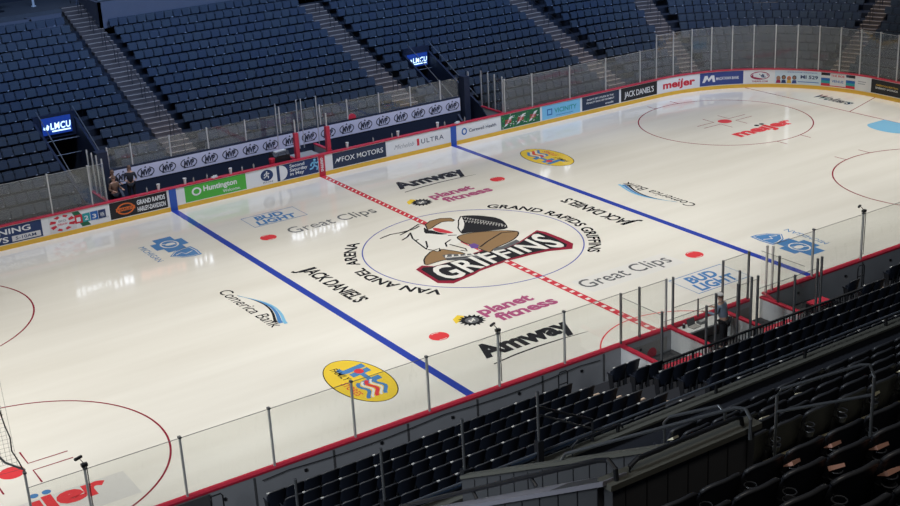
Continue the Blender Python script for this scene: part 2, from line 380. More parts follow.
# --- centre logo
G = {
 'banner': [(-3.27,-0.75),(-2.84,-0.52),(-2.53,-0.91),(-1.51,-0.95),(-0.45,-0.73),(0.22,-0.73),(0.26,-1.15),(1.71,-0.91),(3.11,-0.27),(3.26,-0.7),(3.29,-1.74),(3.25,-2.55),(2.84,-3.01),(1.98,-2.59),(1.18,-2.45),(0.08,-2.38),(-1.43,-2.55),(-1.83,-2.71),(-2.94,-2.95),(-3.39,-2.52)],
 'black': [(-3.11,-0.89),(-2.91,-0.75),(-2.56,-0.96),(-1.51,-0.95),(-0.51,-0.81),(0.15,-0.83),(0.22,-1.28),(1.67,-1.02),(2.98,-0.45),(3.05,-0.66),(3.07,-1.54),(3.0,-2.46),(2.78,-2.68),(2.05,-2.38),(1.23,-2.27),(0.11,-2.22),(-1.29,-2.36),(-1.67,-2.49),(-2.78,-2.7),(-3.22,-2.32)],
 'beak': [(-0.09,3.5),(0.35,3.78),(0.87,3.76),(1.22,3.5),(1.21,3.15),(1.05,3.05),(0.92,3.22),(0.63,3.32),(0.19,3.13),(-0.11,2.94),(-0.39,2.84)],
 'tongue': [(-0.05,2.97),(0.14,2.66),(0.25,2.05),(0.27,1.81),(0.06,1.89),(-0.16,2.27),(-0.22,2.64)],
 'jaw': [(-0.29,3.33),(-0.39,2.84),(-0.25,2.66),(-0.17,2.2),(0.03,1.85),(-0.3,1.99),(-0.54,2.41),(-0.73,2.58)],
 'wing': [(1.62,3.42),(1.92,3.3),(2.25,3.02),(2.5,2.66),(2.7,2.3),(2.76,1.8),(2.56,1.2),(2.3,.72),(1.75,.95),(1.2,1.2),(.79,1.43),(.40,1.5),(.9,1.98),(1.35,2.6)],
 'body': [(0.01,1.24),(0.29,1.37),(0.7,1.36),(1.17,1.18),(2.07,0.62),(2.46,0.15),(2.13,-0.28),(1.55,-0.62),(0.41,-0.88),(0.07,-1.18),(0.0,-0.75),(-.02,-0.4),(-.06,-.1),(-0.02,0.23),(-0.1,0.52)],
 'foot': [(-2.38,0.07),(-1.6,0.65),(-1.49,0.31),(-1.25,0.56),(-0.92,-0.07),(-0.77,-0.46),(-0.88,-0.99),(-1.58,-0.69),(-1.92,-0.59),(-2.33,-0.6),(-2.76,-0.64)],
 'grey': [(0.41,-0.88),(0.92,-0.86),(1.77,-0.62),(1.75,-0.95),(0.63,-1.2),(0.26,-1.15)],
 'purple': [(-0.09,0.17),(0.19,0.19),(0.21,-0.15),(-0.05,-0.39),(-0.23,-0.23)],
 'claws': [(-1.6,-0.11),(-1.24,-0.18),(-1.03,-0.48),(-0.61,-0.72),(-0.31,-1.1),(-0.22,-1.5),(-0.64,-1.4),(-0.99,-1.17),(-1.51,-0.95),(-1.76,-0.72)],
}
cl = MB()
def smooth_poly(P, it=1):
    for _ in range(it):
        Q = []
        for i in range(len(P)):
            a, c = P[i], P[(i + 1) % len(P)]
            Q += [(a[0] * .78 + c[0] * .22, a[1] * .78 + c[1] * .22), (a[0] * .22 + c[0] * .78, a[1] * .22 + c[1] * .78)]
        P = Q
    return P
head = smooth_poly([(-1.7, 2.9), (-.75, 3.25), (.1, 3.5), (1.0, 3.55), (1.7, 3.3), (1.3, 2.5), (.8, 1.9), (.35, 1.45), (-.1, .6), (-1.2, .55), (-1.65, .8), (-1.75, 1.5), (-1.5, 2.3)], 2)
poly(cl, head, I_WHT, .003)
poly(cl, G['banner'], I_DRED, .0038); poly(cl, G['black'], I_BLK, .0052)
poly(cl, smooth_poly(G['wing']), I_BLK, .005); poly(cl, smooth_poly(G['body'], 2), I_BRN, .0062); poly(cl, smooth_poly(G['foot']), I_BRN, .0055)
poly(cl, smooth_poly(G['jaw']), I_BLK, .0045); poly(cl, smooth_poly(G['beak']), I_BRN, .0055); poly(cl, smooth_poly(G['tongue']), I_RED, .0065)

for k_, q_ in (('body', 2), ('foot', 1), ('beak', 0), ('wing', 1)): line(cl, smooth_poly(G[k_], q_) if q_ else G[k_], .06, I_BLK, .0066, closed=True)
poly(cl, [(1.7, 3.35), (1.5, 2.9), (1.25, 2.45), (.9, 2.0), (.55, 1.7), (.75, 2.2), (1.05, 2.6), (1.3, 3.0)], I_WHT, .0068); line(cl, [(1.66, 3.35), (1.3, 2.98), (1.05, 2.6), (.75, 2.2), (.52, 1.66)], .06, I_BLK, .0072)
poly(cl, G['grey'], I_GRY, .0068); poly(cl, G['purple'], I_PURP, .0078); poly(cl, G['claws'], I_GRY, .0065)
for P in ([(-1.13,3.08),(-1.44,2.39),(-1.53,1.92),(-1.61,1.46),(-1.7,0.88),(-1.52,1.11),(-1.18,1.75)], [(-1.63,3.1),(-1.18,3.27),(-0.28,3.75),(-0.02,3.61)], [(-1.46,3.37),(-0.96,3.35),(-0.68,3.39),(-0.37,3.54)],
          [(-0.66,0.75),(-0.54,0.25),(-0.44,-0.1),(-0.55,-0.39),(-0.7,-0.13)], [(-1.67,0.85),(-1.56,0.58),(-1.23,0.65),(-1.39,0.34)], [(-1.53,2.05),(-1.31,2.13)],
          [(0.12,-0.35),(0.71,-0.02),(1.79,0.46),(2.33,0.19)], [(-2.5, 3.3), (-1.9, 3.45), (-1.2, 3.3)], [(-1.9, 2.5), (-1.5, 2.7), (-1.2, 3.0)], [(-.3, 1.2), (-.7, 1.0), (-.9, .6)], [(-.1, 1.7), (.2, 1.5)]):
    line(cl, P, .075, I_BLK, .0078)
for k in range(30):     # pale feather strokes on the dark wing
    t_ = (k % 15) / 14; x0 = 1.50 + 1.0 * t_ + (.28 if k > 14 else 0) * (1 - t_); y0 = 2.85 - 1.75 * t_ + (.25 if k > 14 else 0)
    line(cl, [(x0 - .16, y0 - .14), (x0 - .02, y0 + .02), (x0 - .1, y0 + .13)], .03, I_PATCH, .0065)
for k in range(6): line(cl, [(-1.45 + .22 * k, -.2 - .14 * k), (-1.62 + .25 * k, -.42 - .14 * k), (-1.4 + .25 * k, -.55 - .12 * k)], .09, I_WHT, .0075)
gt = [(-2.95,-.90),(-1.92,-.98),(-1.11,-.93),(-0.06,-1.0),(0.93,-1.20),(1.63,-1.0),(2.35,-0.70),(2.92,-0.46)]
gb = [(-2.95,-2.60),(-2.2,-2.52),(-1.14,-2.28),(-0.44,-2.20),(0.5,-2.13),(1.4,-2.14),(2.2,-2.34),(2.92,-2.62)]
def lerp_c(C, t_):
    x = -2.92 + 5.82 * t_
    for a, c in zip(C, C[1:]):
        if x <= c[0] or c is C[-1]: return (x, a[1] + (c[1] - a[1]) * (x - a[0]) / (c[0] - a[0]))
def gfn(x, y):
    t0, b0 = lerp_c(gt, x), lerp_c(gb, x); return (b0[0], b0[1] + (t0[1] - b0[1]) * y, .0085)
text(cl, 'GRIFFINS', gfn, I_WHT, bold=.022, space=1.08)
mark(cl, 'center_logo', 'brown and white winged emblem over a black GRIFFINS banner edged dark red')
def arc_text(txt, a0, a1, r, h, up):
    b = MB()
    def fn(x, y):
        a = a0 + (a1 - a0) * x; rr = r + (y * h if up else -y * h); return (rr * math.cos(a), rr * math.sin(a), .004)
    text(b, txt, fn, I_BLK, bold=.03); return b
mark(arc_text('GRAND RAPIDS GRIFFINS', math.radians(48), math.radians(-50), 4.78, .50, True), 'ice_lettering', 'black GRAND RAPIDS GRIFFINS lettering around the circle')
mark(arc_text('VAN ANDEL  ARENA', math.radians(222), math.radians(135), 4.85, .50, True), 'ice_lettering', 'black VAN ANDEL ARENA lettering around the circle')

# ================================================================== BOARDS
boards = thing('rink_boards', 'white rink boards with red cap rail, yellow kick strip and sponsor panels', 'rink boards')
S0, S1 = -(PER - 76.99), 76.29
def ring2(fn):
    mb = MB()
    ring(mb, 0, 76.29, fn[0], fn[1]); ring(mb, 76.99, PER, fn[0], fn[1]); return mb
ring2((rect(.001, .04, .0, 1.05), M_BRDW)).build('board_face', boards)
ring2((rect(-.012, .0, .0, .21), M_YEL)).build('kick_strip', boards)
ring2((rect(-.03, .20, 1.05, 1.11), M_RED)).build('cap_rail', boards)
ring2((rect(.15, .19, .0, 1.05), M_BRDG)).build('board_back', boards)
for s in range(0, 159, 1):
    pass
fr = MB()
for s in [i * 1.22 for i in range(130)]:
    if 76.1 < s < 77.2: continue
    p, n = path(s, .095); fr.box((p.x, p.y, .52), (.05, .11, 1.04), M_BRDG, rz=math.atan2(n.y, n.x) - PI / 2)
for s in [i * 2.44 + .6 for i in range(65)]:      # outer seams and brackets
    if 75.9 < s < 77.3: continue
    p, n = path(s, .195); fr.box((p.x, p.y, .55), (.05, .03, .95), M_CONC, rz=math.atan2(n.y, n.x) - PI / 2)
    p, n = path(s + .9, .2); fr.box((p.x, p.y, .72), (.08, .05, .08), M_BLK, rz=math.atan2(n.y, n.x) - PI / 2)
fr.build('board_frame', boards)
for s, lb, c in ((-7.77, 'blue stripe on the far boards, left', 'b'), (7.77, 'blue stripe on the far boards, right', 'b'), (0, 'red centre stripe on the far boards', 'r')):
    b = MB(); m_ = mat('stripe_blue', (.03, .10, .42), .4) if c == 'b' else M_RED
    b.bb(s - .17, s + .17, RY - .02, RY + .002, .0, 1.06, m_)
    if c == 'r':
        text(b, 'GRIFFINS', lambda x, y: (s - .07 + y * .14, RY - .024, .95 - x * .7), vinyl('white', WHITE), bold=.03)
    b.build('board_stripe', boards)['label'] = lb
for s in (79.54 + 7.77, 79.54 - 7.77, 79.54):
    p, n = path(s); b = MB(); b.box((p.x, p.y + .01, .53), (.34, .024, 1.06), mat('stripe_blue', (.03, .10, .42)) if s != 79.54 else M_RED); b.build('board_stripe', boards)
VW, VN, VBK, VG, VR, VLB = vinyl('white', WHITE), vinyl('navy', (.022, .045, .13)), vinyl('black', (.018, .018, .02)), vinyl('green', (.085, .44, .055)), vinyl('red', (.62, .03, .05)), vinyl('sky', (.22, .55, .78))
VO, VP, VGR, VDG, VDN, VB, VDR, VY = vinyl('orange', (.75, .16, .03)), vinyl('lilac', (.62, .60, .70)), vinyl('grey', (.35, .35, .36)), vinyl('forest', (.02, .13, .06)), vinyl('slate_navy', (.025, .038, .075)), vinyl('blue', (.02, .13, .42)), vinyl('crimson', (.36, .02, .07)), vinyl('gold', (.70, .42, .04))
VT = vinyl('teal', (.03, .33, .33)); VPK = vinyl('pale', (.70, .68, .66)); VSK = vinyl('skin_tone', (.35, .18, .11)); VIN = vinyl('indigo', (.045, .07, .24))
Z0, Z1 = .25, 1.02
def ad(s0, s1, m, lb, draw=None, sub='lettering'):
    b = MB(); ad_rect(b, s0, s1, Z0, Z1, m); p = b.build('advertisement_panel', boards); p['label'] = lb
    if draw:
        d = MB(); draw(d)
        if d.v: d.build(sub, p)
def d_morning(b):
    ad_text(b, 'MORNING', -17.0, -14.35, .68, .25, VW, .02); ad_text(b, 'NEWS', -17.0, -15.35, .33, .25, VW, .02)
    ad_rect(b, -15.2, -13.95, .30, .55, VPK, -.008); ad_text(b, '5-10AM', -15.05, -14.15, .36, .14, VN, .01, off=-.011)
ad(-17.3, -13.86, VN, 'navy panel reading MORNING NEWS', d_morning)
def d_123(b):
    ad_rect(b, -13.55, -12.35, .26, 1.01, VPK, -.006)
    for k in range(8):
        a = PI / 4 * k + .4; ad_poly(b, [(-12.95 + .25 * math.cos(a - .2), .63 + .2 * math.sin(a - .2)), (-12.95 + .58 * math.cos(a - .12), .63 + .36 * math.sin(a - .12)), (-12.95 + .58 * math.cos(a + .3), .63 + .36 * math.sin(a + .3)), (-12.95 + .25 * math.cos(a + .2), .63 + .2 * math.sin(a + .2))], VR, -.008)
    ad_disc(b, -12.95, .63, .30, .27, VW, -.0095); ad_text(b, 'BIG', -13.12, -12.78, .68, .10, VGR, .02, off=-.012); ad_text(b, 'DRAW', -13.17, -12.73, .53, .10, VR, .02, off=-.012)
    ad_poly(b, [(-12.5, 1.01), (-12.2, 1.01), (-11.7, .27), (-12.1, .27)], VDG, -.008)
    for k, (c, t_) in enumerate(((VR, '1'), (VT, '2'), (VB, '3'), (VN, 'WIN'))):
        ad_rect(b, -12.4 + .36 * k, -12.06 + .36 * k, .45, .84, c, -.011)
        ad_text(b, t_, -12.32 + .36 * k, -12.14 + .36 * k, .53, .2, VW, .02, off=-.014)
    for k, t_ in enumerate(('your', 'home', 'options')): ad_text(b, t_, -11.7 + .12 * k, -11.35 + .24 * k, .78 - .18 * k, .12, VGR, .005, off=-.008)
ad(-13.65, -10.78, VW, 'white panel with red sunburst badge and 1 2 3 blocks', d_123)
def d_hd(b):
    ad_disc(b, -10.05, .63, .42, .27, VO); ad_disc(b, -10.05, .63, .34, .21, VBK, -.009); ad_rect(b, -10.5, -9.6, .55, .71, VO, -.011); ad_text(b, 'HARLEY', -10.42, -9.68, .58, .10, VBK, .02, off=-.013)
    ad_text(b, 'GRAND RAPIDS', -9.5, -8.15, .68, .22, VW, .03); ad_text(b, 'HARLEY-DAVIDSON', -9.5, -8.15, .36, .22, VW, .03)
ad(-10.78, -8.05, VBK, 'black panel reading GRAND RAPIDS HARLEY-DAVIDSON', d_hd)
def d_hunt(b):
    ad_disc(b, -6.6, .68, .24, .20, VW); ad_disc(b, -6.6, .68, .15, .12, VG, -.009); ad_text(b, 'Huntington', -6.25, -4.55, .62, .26, VW, .03); ad_text(b, 'Welcome.', -5.3, -4.4, .34, .15, VW, .01)
ad(-7.18, -4.08, VG, 'green panel reading Huntington Welcome', d_hunt)
def runner(b, s, z, h, m):
    ad_disc(b, s + .06 * h, z + .9 * h, .11 * h, .1 * h, m, -.0105, 12)
    for P in (((0, .8), (.0, .45)), ((0, .45), (.28, .3), (.2, .05)), ((0, .45), (-.18, .25), (-.42, .22)), ((0, .75), (.25, .6), (.38, .72)), ((0, .75), (-.25, .65), (-.3, .45))):
        for (a, c), (e, g) in zip(P, P[1:]):
            dx, dz = e - a, g - c; L = math.hypot(dx, dz); nx, nz = -dz / L * .06, dx / L * .06
            ad_poly(b, [(s + (a + nx) * h, z + (c + nz) * h), (s + (e + nx) * h, z + (g + nz) * h), (s + (e - nx) * h, z + (g - nz) * h), (s + (a - nx) * h, z + (c - nz) * h)], m, -.0105)
def d_run(b):
    ad_disc(b, -2.98, .68, .33, .28, VN); runner(b, -3.0, .5, .38, VW); ad_text(b, 'RUN', -3.2, -2.7, .31, .07, VN)
    for k in range(14):
        a0 = -PI / 2 + PI * k / 13; a1 = -PI / 2 + PI * (k + 1) / 13
        if k < 13: ad_poly(b, [(-2.05, Z0), (-2.05, Z1), (-2.2 + .35 * math.cos(a1) , .635 + .385 * math.sin(a1)), (-2.2 + .35 * math.cos(a0), .635 + .385 * math.sin(a0))] if False else [(-2.3, .635), (-2.3 + .42 * math.cos(a0), .635 + .385 * math.sin(a0)), (-2.3 + .42 * math.cos(a1), .635 + .385 * math.sin(a1))], VW, -.009)
    for k, t_ in enumerate(('Second', 'Saturday', 'in May')): ad_text(b, t_, -1.75, -1.75 + (.8, .95, .75)[k], .80 - .2 * k, .16, VW, .015, off=-.011)
    runner(b, -.42, .36, .62, VLB)
ad(-3.87, -2.45, VW, 'white panel with a navy round runner badge'); ad(-2.45, -.0 - .55 + .35, VN, 'navy panel reading Second Saturday in May with a runner', d_run, 'artwork')
def d_fox(b):
    for P in ([(.72, .48), (.86, .62), (.94, .52), (1.08, .72), (1.02, .78), (.93, .66), (.86, .74)],): ad_poly(b, P, VW)
    ad_text(b, 'FOX MOTORS', 1.12, 3.5, .52, .26, VW, .008)
ad(.61, 3.67, VDN, 'dark slate panel reading FOX MOTORS', d_fox)
def d_mich(b):
    ad_text(b, 'Michelob', 4.15, 5.35, .50, .24, VGR, 0, .45); ad_rect(b, 5.52, 5.66, .44, .80, VR, -.007); ad_text(b, 'ULTRA', 5.78, 7.15, .50, .25, VDN, .004, space=1.2)
ad(3.70, 7.58, VW, 'white panel reading Michelob ULTRA with a red bar', d_mich)
def d_core(b):
    ad_disc(b, 8.45, .63, .17, .19, VB); ad_disc(b, 8.45, .63, .09, .12, VW, -.0095); ad_text(b, 'Corewell Health', 8.75, 10.5, .54, .18, VDN, .012)
ad(7.96, 10.81, VW, 'white panel reading Corewell Health', d_core)
def d_dew(b):
    r_ = random.Random(3)
    for k in range(60):
        s = r_.uniform(10.9, 13.3); z = r_.uniform(.3, .97); a = r_.uniform(0, 3); ad_poly(b, [(s + .09 * math.cos(a), z + .05 * math.sin(a)), (s + .05 * math.cos(a + 1.6), z + .05 * math.sin(a + 1.6)), (s - .09 * math.cos(a), z - .05 * math.sin(a))], VG if k % 3 else VW, -.0065 - .00002 * k)
    for k in range(3):
        s = 11.3 + .82 * k
        ad_poly(b, [(s - .3, .36), (s - .1, .42), (s + .32, .9), (s + .1, .86)], VW, -.009); ad_text(b, 'DEW', s - .22, s + .22, .52 , .22, VR, .03, .2, off=-.012)
ad(10.81, 13.42, VDG, 'dark green patterned panel with three red and white words', d_dew, 'artwork')
def d_vic(b):
    ad_rect(b, 13.9, 14.25, .45, .80, VB, -.006); ad_rect(b, 13.96, 14.19, .51, .74, VLB, -.0075); ad_text(b, 'VICINITY', 14.4, 15.95, .52, .26, VT, .02); ad_rect(b, 14.5, 15.7, .36, .385, VB, -.007)
ad(13.56, 16.2, VLB, 'sky blue panel reading VICINITY', d_vic)
def d_pen(b):
    ad_text(b, 'DON\u2019T GET STUCK IN THE', 16.7, 18.6, .76, .10, VW, .02); ad_text(b, 'PENALTY BOX OF PAYMENT', 16.65, 18.65, .58, .10, VW, .02); ad_text(b, 'credit', 18.0, 18.6, .36, .12, VW, .02, .2)
ad(16.34, 19.01, VDN, 'dark navy panel with two lines of small white words', d_pen)
ad(19.15, 21.85, VBK, "black panel reading JACK DANIEL'S on the far boards", lambda b: ad_text(b, "JACK DANIEL'S", 19.4, 21.6, .46, .34, VW, .01, space=.92))
def d_mei(b):
    ad_text(b, 'me\u0131\u0237er', 22.3, 24.5, .45, .42, VR, .04)
    for k in range(2): ad_disc(b, 23.46 + .2 * k, .84, .06, .05, VR)
ad(21.87, 24.76, VW, 'white panel reading meijer in red', d_mei)
def d_mac(b):
    ad_poly(b, [(24.95, .45), (25.1, .85), (25.28, .85), (25.33, .65), (25.5, .85), (25.68, .85), (25.75, .45), (25.6, .45), (25.55, .68), (25.35, .48), (25.25, .66), (25.1, .45)], VW); ad_text(b, 'MACATAWA BANK', 25.8, 27.15, .55, .17, VW, .02)
ad(24.80, 27.4, VIN, 'indigo panel reading MACATAWA BANK', d_mac)
def d_ahl(b):
    ad_disc(b, 28.35, .70, .55, .24, VDR); ad_disc(b, 28.35, .70, .50, .20, VW, -.009); ad_text(b, 'AHL', 28.02, 28.68, .60, .20, VN, .05, .15, off=-.012); ad_text(b, 'THEAHL.COM', 27.9, 28.8, .32, .09, VDR, .03)
ad(27.62, 29.2, VW, 'white panel with the oval AHL badge', d_ahl)
def d_529(b):
    for k, c in enumerate((VSK, VBK, VSK, VDN)):
        s = 29.4 + .3 * k; ad_disc(b, s, .56 + .05 * (k % 2), .12, .13, c if k != 2 else VO, -.007); ad_disc(b, s, .55 + .05 * (k % 2), .075, .09, VSK, -.009); ad_poly(b, [(s - .14, .27), (s + .14, .27), (s + .1, .46), (s - .1, .46)], (VDR, VN, VY, VIN)[k], -.011)
    ad_text(b, 'MI 529', 30.65, 31.65, .58, .20, VN, .03); ad_text(b, 'COLLEGE SAVINGS', 29.9, 31.6, .90, .06, VB, .01); ad_rect(b, 30.5, 31.7, .36, .40, VB, -.007)
ad(29.2, 31.83, vinyl('pale_blue', (.62, .72, .78)), 'pale blue panel with four faces reading MI 529', d_529, 'artwork')
def d_col(b):
    for k, c in enumerate((VDN, VPK, VB, VT, VR)): ad_rect(b, 31.83, 33.86, 1.02 - .154 * (k + 1), 1.02 - .154 * k, c, -.0055)
    for s in (31.83, 33.5): ad_rect(b, s, s + .36, .86, 1.02, VBK, -.0068)
    ad_rect(b, 32.35, 33.3, .3, 1.0, VPK, -.0075); ad_text(b, 'THE BOB', 32.4, 33.2, .82, .12, VR, .02, off=-.009); ad_text(b, 'VENUE', 32.45, 33.15, .5, .14, VB, .02, off=-.009)
ad(31.83, 33.86, VDN, 'striped panel in navy, blue, teal and red', d_col, 'artwork')
ad(33.86, 34.75, VW, 'white panel with two small grey lines', lambda b: (ad_rect(b, 34.05, 34.55, .72, .76, VGR, -.006), ad_rect(b, 34.05, 34.5, .6, .64, VGR, -.006)))
def d_blk(b): ad_text(b, 'AMERICAN SEATING', 35.2, 36.7, .68, .10, VY, .02); ad_text(b, 'ENERGY SAVINGS', 35.2, 36.7, .52, .10, VW, .02); ad_disc(b, 37.3, .6, .35, .25, VY)
ad(34.9, 38.0, VBK, 'black panel with gold words at the right end boards', d_blk)

# ================================================================== GLASS
def pole_h(s, h, near=False, d=.08, z0=1.11, w=.05, name='support_post', parent=None, m=None):
    p, n = path(s, d); b = MB(); rz = math.atan2(n.y, n.x) - PI / 2
    b.box((p.x, p.y, (z0 + h) / 2), (w, .07, h - z0), m or (M_PGREY if near else M_ALU), rz=rz); b.box((p.x, p.y, h + .01), (w + .03, .1, .05), M_ALUD if near else M_ALU, rz=rz)
    return b.build(name, parent)
def pane(s0, s1, z0, z1, parent, gm, d=.075):
    b = MB(); ring(b, s0 + .015, s1 - .015, rect(d, d + .012, z0, z1), gm); o = b.build('glass_pane', parent)
    b = MB(); ring(b, s0 + .015, s1 - .015, rect(d - .003, d + .015, z1, z1 + .01), M_ALUD if gm is GL_NEAR else M_ALU); b.build('edge_trim', parent); return o
ORD = ['first', 'second', 'third', 'fourth', 'fifth', 'sixth', 'seventh', 'eighth', 'ninth', 'tenth', 'eleventh', 'twelfth', 'thirteenth', 'fourteenth', 'fifteenth', 'sixteenth', 'seventeenth', 'eighteenth', 'nineteenth', 'twentieth']
def glass(s0, s1, h, lb, grp, gm, near=False, post=True):
    t_ = thing('rink_glass', lb, 'rink glass', group=grp)
    pane(s0, s1, 1.11, h, t_, gm)
    if post: pole_h(s0, h + .03, near, parent=t_)
fl = [-23.4, -20.9, -18.4, -15.85, -13.28, -11.47]
for i, (a, c) in enumerate(zip(fl, fl[1:] + [-10.75])):
    glass(a, c, 2.87, f'clear glass panel on the far boards, {ORD[len(fl)-1-i]} from the standing people toward MORNING NEWS', 'far glass before the benches', GL_FAR)
fr_ = [11.15, 12.98, 15.55, 18.1, 20.62]
for i, (a, c) in enumerate(zip(fr_, fr_[1:] + [21.85])):
    glass(a, c, 2.87, f'clear glass panel on the far boards, {ORD[i]} past the bench toward the tall corner glass', 'far glass past the benches', GL_FAR)
for i in range(20):
    a = 21.85 + 1.22 * i
    glass(a, a + 1.22, 3.6, f'tall curved corner glass panel, {ORD[i]} from where the glass steps up', 'tall corner glass', GL_FAR)
nl = [(-22.03, 3.25), (-20.6, 2.85), (-18.08, 2.85), (-15.53, 2.85), (-12.99, 2.85), (-10.5, 2.85), (-7.98, 2.85), (-5.48, 2.85)]
for i, ((a, h), (c, _)) in enumerate(zip(nl, nl[1:] + [(-3.2, 0)])):
    sA, sB = 79.54 - a, 79.54 - c
    t_ = thing('rink_glass', f'clear glass panel on the near boards, {ORD[7-i]} from the penalty box toward the net', 'rink glass', group='near glass toward the net')
    pane(sB, sA, 1.11, 2.83, t_, GL_NEAR); pole_h(sA, h, True, parent=t_)
for i, (a, c) in enumerate([(5.62, 8.2), (8.2, 10.75), (10.75, 13.3), (13.3, 15.8)]):
    t_ = thing('rink_glass', f'clear glass panel on the near boards, {ORD[i]} past the penalty box away from the net', 'rink glass', group='near glass past the penalty box')
    pane(79.54 - c, 79.54 - a, 1.11, 2.83, t_, GL_NEAR); pole_h(79.54 - a, 2.86, True, parent=t_)
for x, nm in ((-7.98, 'beside the Amway lettering'), (-20.6, 'next to the meijer lettering'), (8.2, 'beyond the penalty box')):
    b = MB(); b.box((x, -13.05, 2.97), (.16, .10, .08), M_BLK); b.box((x - .08, -12.9, 3.12), (.22, .06, .06), M_BLK, rz=.4); b.tube([(x, -13.03, 3.0), (x - .05, -12.95, 3.1)], .012, M_BLK, 6)
    b.tube([(x + .04, -13.1, 2.93), (x + .035, -13.1, 1.3)], .014, M_BLK, 6)
    tag(b.build('glass_camera'), f'small black camera clamped on the near glass post {nm}', 'camera', 'cameras on the glass')
# netting at the lower left corner
net = thing('safety_net', 'grey safety netting with a dark rope edge beside the corner faceoff circle', 'net')
b = MB(); rope = [(-22.03, -12.98, 3.3), (-22.1, -12.98, 3.55), (-22.22, -12.98, 3.9), (-22.2, -12.98, 4.25), (-22.27, -12.98, 4.6), (-22.33, -12.98, 5.1), (-22.5, -12.98, 6.2)]
b.tube(rope, .018, M_BLK, 6); b.build('edge_rope', net)
b = MB()
b.tube([(-22.0, -12.98, 3.3), (-22.42, -12.98, 3.65), (-22.72, -12.98, 4.2), (-23.0, -12.98, 5.2)], .03, mat('net_cord', (.20, .21, .21), .8), 5)
for k in range(26):
    z = 3.35 + k * .11; x0 = -22.05 - .13 * min(1, max(0, (z - 3.4))) - .05 * (z - 3.4)
    b.tube([(x0, -12.98, z), (x0 - 1.6, -12.98, z + .1)], .004, MATS['net_cord'], 3)
for k in range(14):
    x = -22.15 - .11 * k; b.tube([(x, -12.98, 3.35 + .09 * k), (x - .05, -12.98, 6.2)], .004, MATS['net_cord'], 3)
b.build('netting', net)
# ================================================================== FAR STAND
P_ = .83; RISE = .325
def zrow(k): return .5 + RISE * k
def drow(k): return .75 + P_ * k
NFAR = 18
FS0, FS1 = -27.0, 49.0
AIS = [(-18.45, 1.35), (-5.6, 1.4), (7.3, 1.35), (20.2, 1.25)]     # centre s, width (straight)
AISR = [(19.9, 1.25), (45.5, 1.5), (69.7, 1.1)]                     # degrees on the corner
VOM = [(-11.55, -9.45), (9.45, 11.15)]; VOMR = 8                    # tunnels cut rows 0..7
def sx_bench(s): return -10.8 < s < 11.1
def far_blocked(k, s, d):
    """is a seat centred at path parameter s kept out of row k"""
    sc = (RR + d) / RR if RX < s < RX + ARC else 1
    for c, w in AIS:
        if abs(s - c) < w / 2 + .27: return True
    for a, w in AISR:
        if a == 45.5 and k < 9: continue
        c = RX + RR * math.radians(a)
        if RX < s < RX + ARC + 3 and abs(s - c) * sc < w / 2 + .27: return True
    for a, c in VOM:
        if k < VOMR and a - .27 < s < c + .27: return True
    if k < 2 and sx_bench(s): return True
    if k == 17 and s > -5.3: return True
    return False
def cut_spans(k):
    """terrace spans for row k"""
    cuts = []
    if k < VOMR: cuts += VOM
    if k < 2: cuts += [(-10.9, 11.2)]
    cuts.sort(); out = []; a = FS0
    for c0, c1 in cuts:
        if c0 > a: out.append((a, c0))
        a = max(a, c1)
    out.append((a, FS1)); return out
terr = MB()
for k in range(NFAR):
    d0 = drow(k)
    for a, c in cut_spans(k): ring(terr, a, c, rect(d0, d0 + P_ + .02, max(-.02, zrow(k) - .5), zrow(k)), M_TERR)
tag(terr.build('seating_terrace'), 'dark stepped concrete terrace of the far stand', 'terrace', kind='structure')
ground = MB()
ground.bb(-60, 75, 12.9, 60, -.30, -.02, M_DKWALL); ground.bb(-60, 75, -60, -12.9, -.30, -.02, M_DKWALL); ground.bb(30, 75, -13, 13, -.3, -.02, M_DKWALL); ground.bb(-60, -30, -13, 13, -.3, -.02, M_DKWALL)
tag(ground.build('floor'), 'dark arena floor slab around the rink', 'floor', kind='structure')
# stairs
def far_stairs(s, w, k0, k1, lb):
    st = thing('aisle_stairs', lb, 'stairs', kind='structure'); b = MB(); nb = MB(); sc = 1
    p0, n = path(s)
    rz = math.atan2(n.y, n.x) - PI / 2
    for k in range(k0, k1):
        for h in (0, 1):
            if k == k0 == 2 and h == 0: continue
            d = drow(k) + (-P_ / 2 if h == 0 else 0) - .02; z = zrow(k) - (RISE / 2 if h == 0 else 0) + .012
            p, _ = path(s, d + P_ / 4)
            b.box((p.x, p.y, z - .1), (w, P_ / 2 + .02, .2), M_CONCL, rz=rz)
            p, _ = path(s, d + .03); nb.box((p.x, p.y, z + .008), (w - .02, .05, .02), M_NOSE, rz=rz)
    b.build('steps', st); nb.build('step_nosing', st)
    # centre handrails, broken every few rows
    h_ = thing('aisle_handrail', 'black handrail down the ' + lb, 'handrail')
    hb = MB()
    for k in range(k0 + 1, k1 - 1, 2):
        pts = []
        for dk, up in ((0, 0), (0, .9), (1.45, .9), (1.45, 0)):
            p, _ = path(s, drow(k + dk) + .1); pts.append((p.x, p.y, zrow(k + dk) + up))
        hb.tube(pts[:2], .02, M_BLK, 5); hb.tube(pts[1:3], .02, M_BLK, 5); hb.tube(pts[2:], .02, M_BLK, 5)
    hb.build('rail', h_)
LBS = ['pale stairs above the MORNING NEWS panel', 'pale stairs behind the duffel bag bench', 'pale stairs behind the red round sign', 'pale stairs above the JACK DANIELS board panel']
for (s, w), lb in zip(AIS, LBS): far_stairs(s, w, 0 if not sx_bench(s) else 2, 21 if s == -5.6 else NFAR - 1, lb)
far_stairs(RX + RR * math.radians(19.9), 1.25, 0, NFAR, 'pale stairs above the meijer board panel')
far_stairs(RX + RR * math.radians(69.7), 1.1, 0, NFAR, 'pale stairs above the striped board panel')
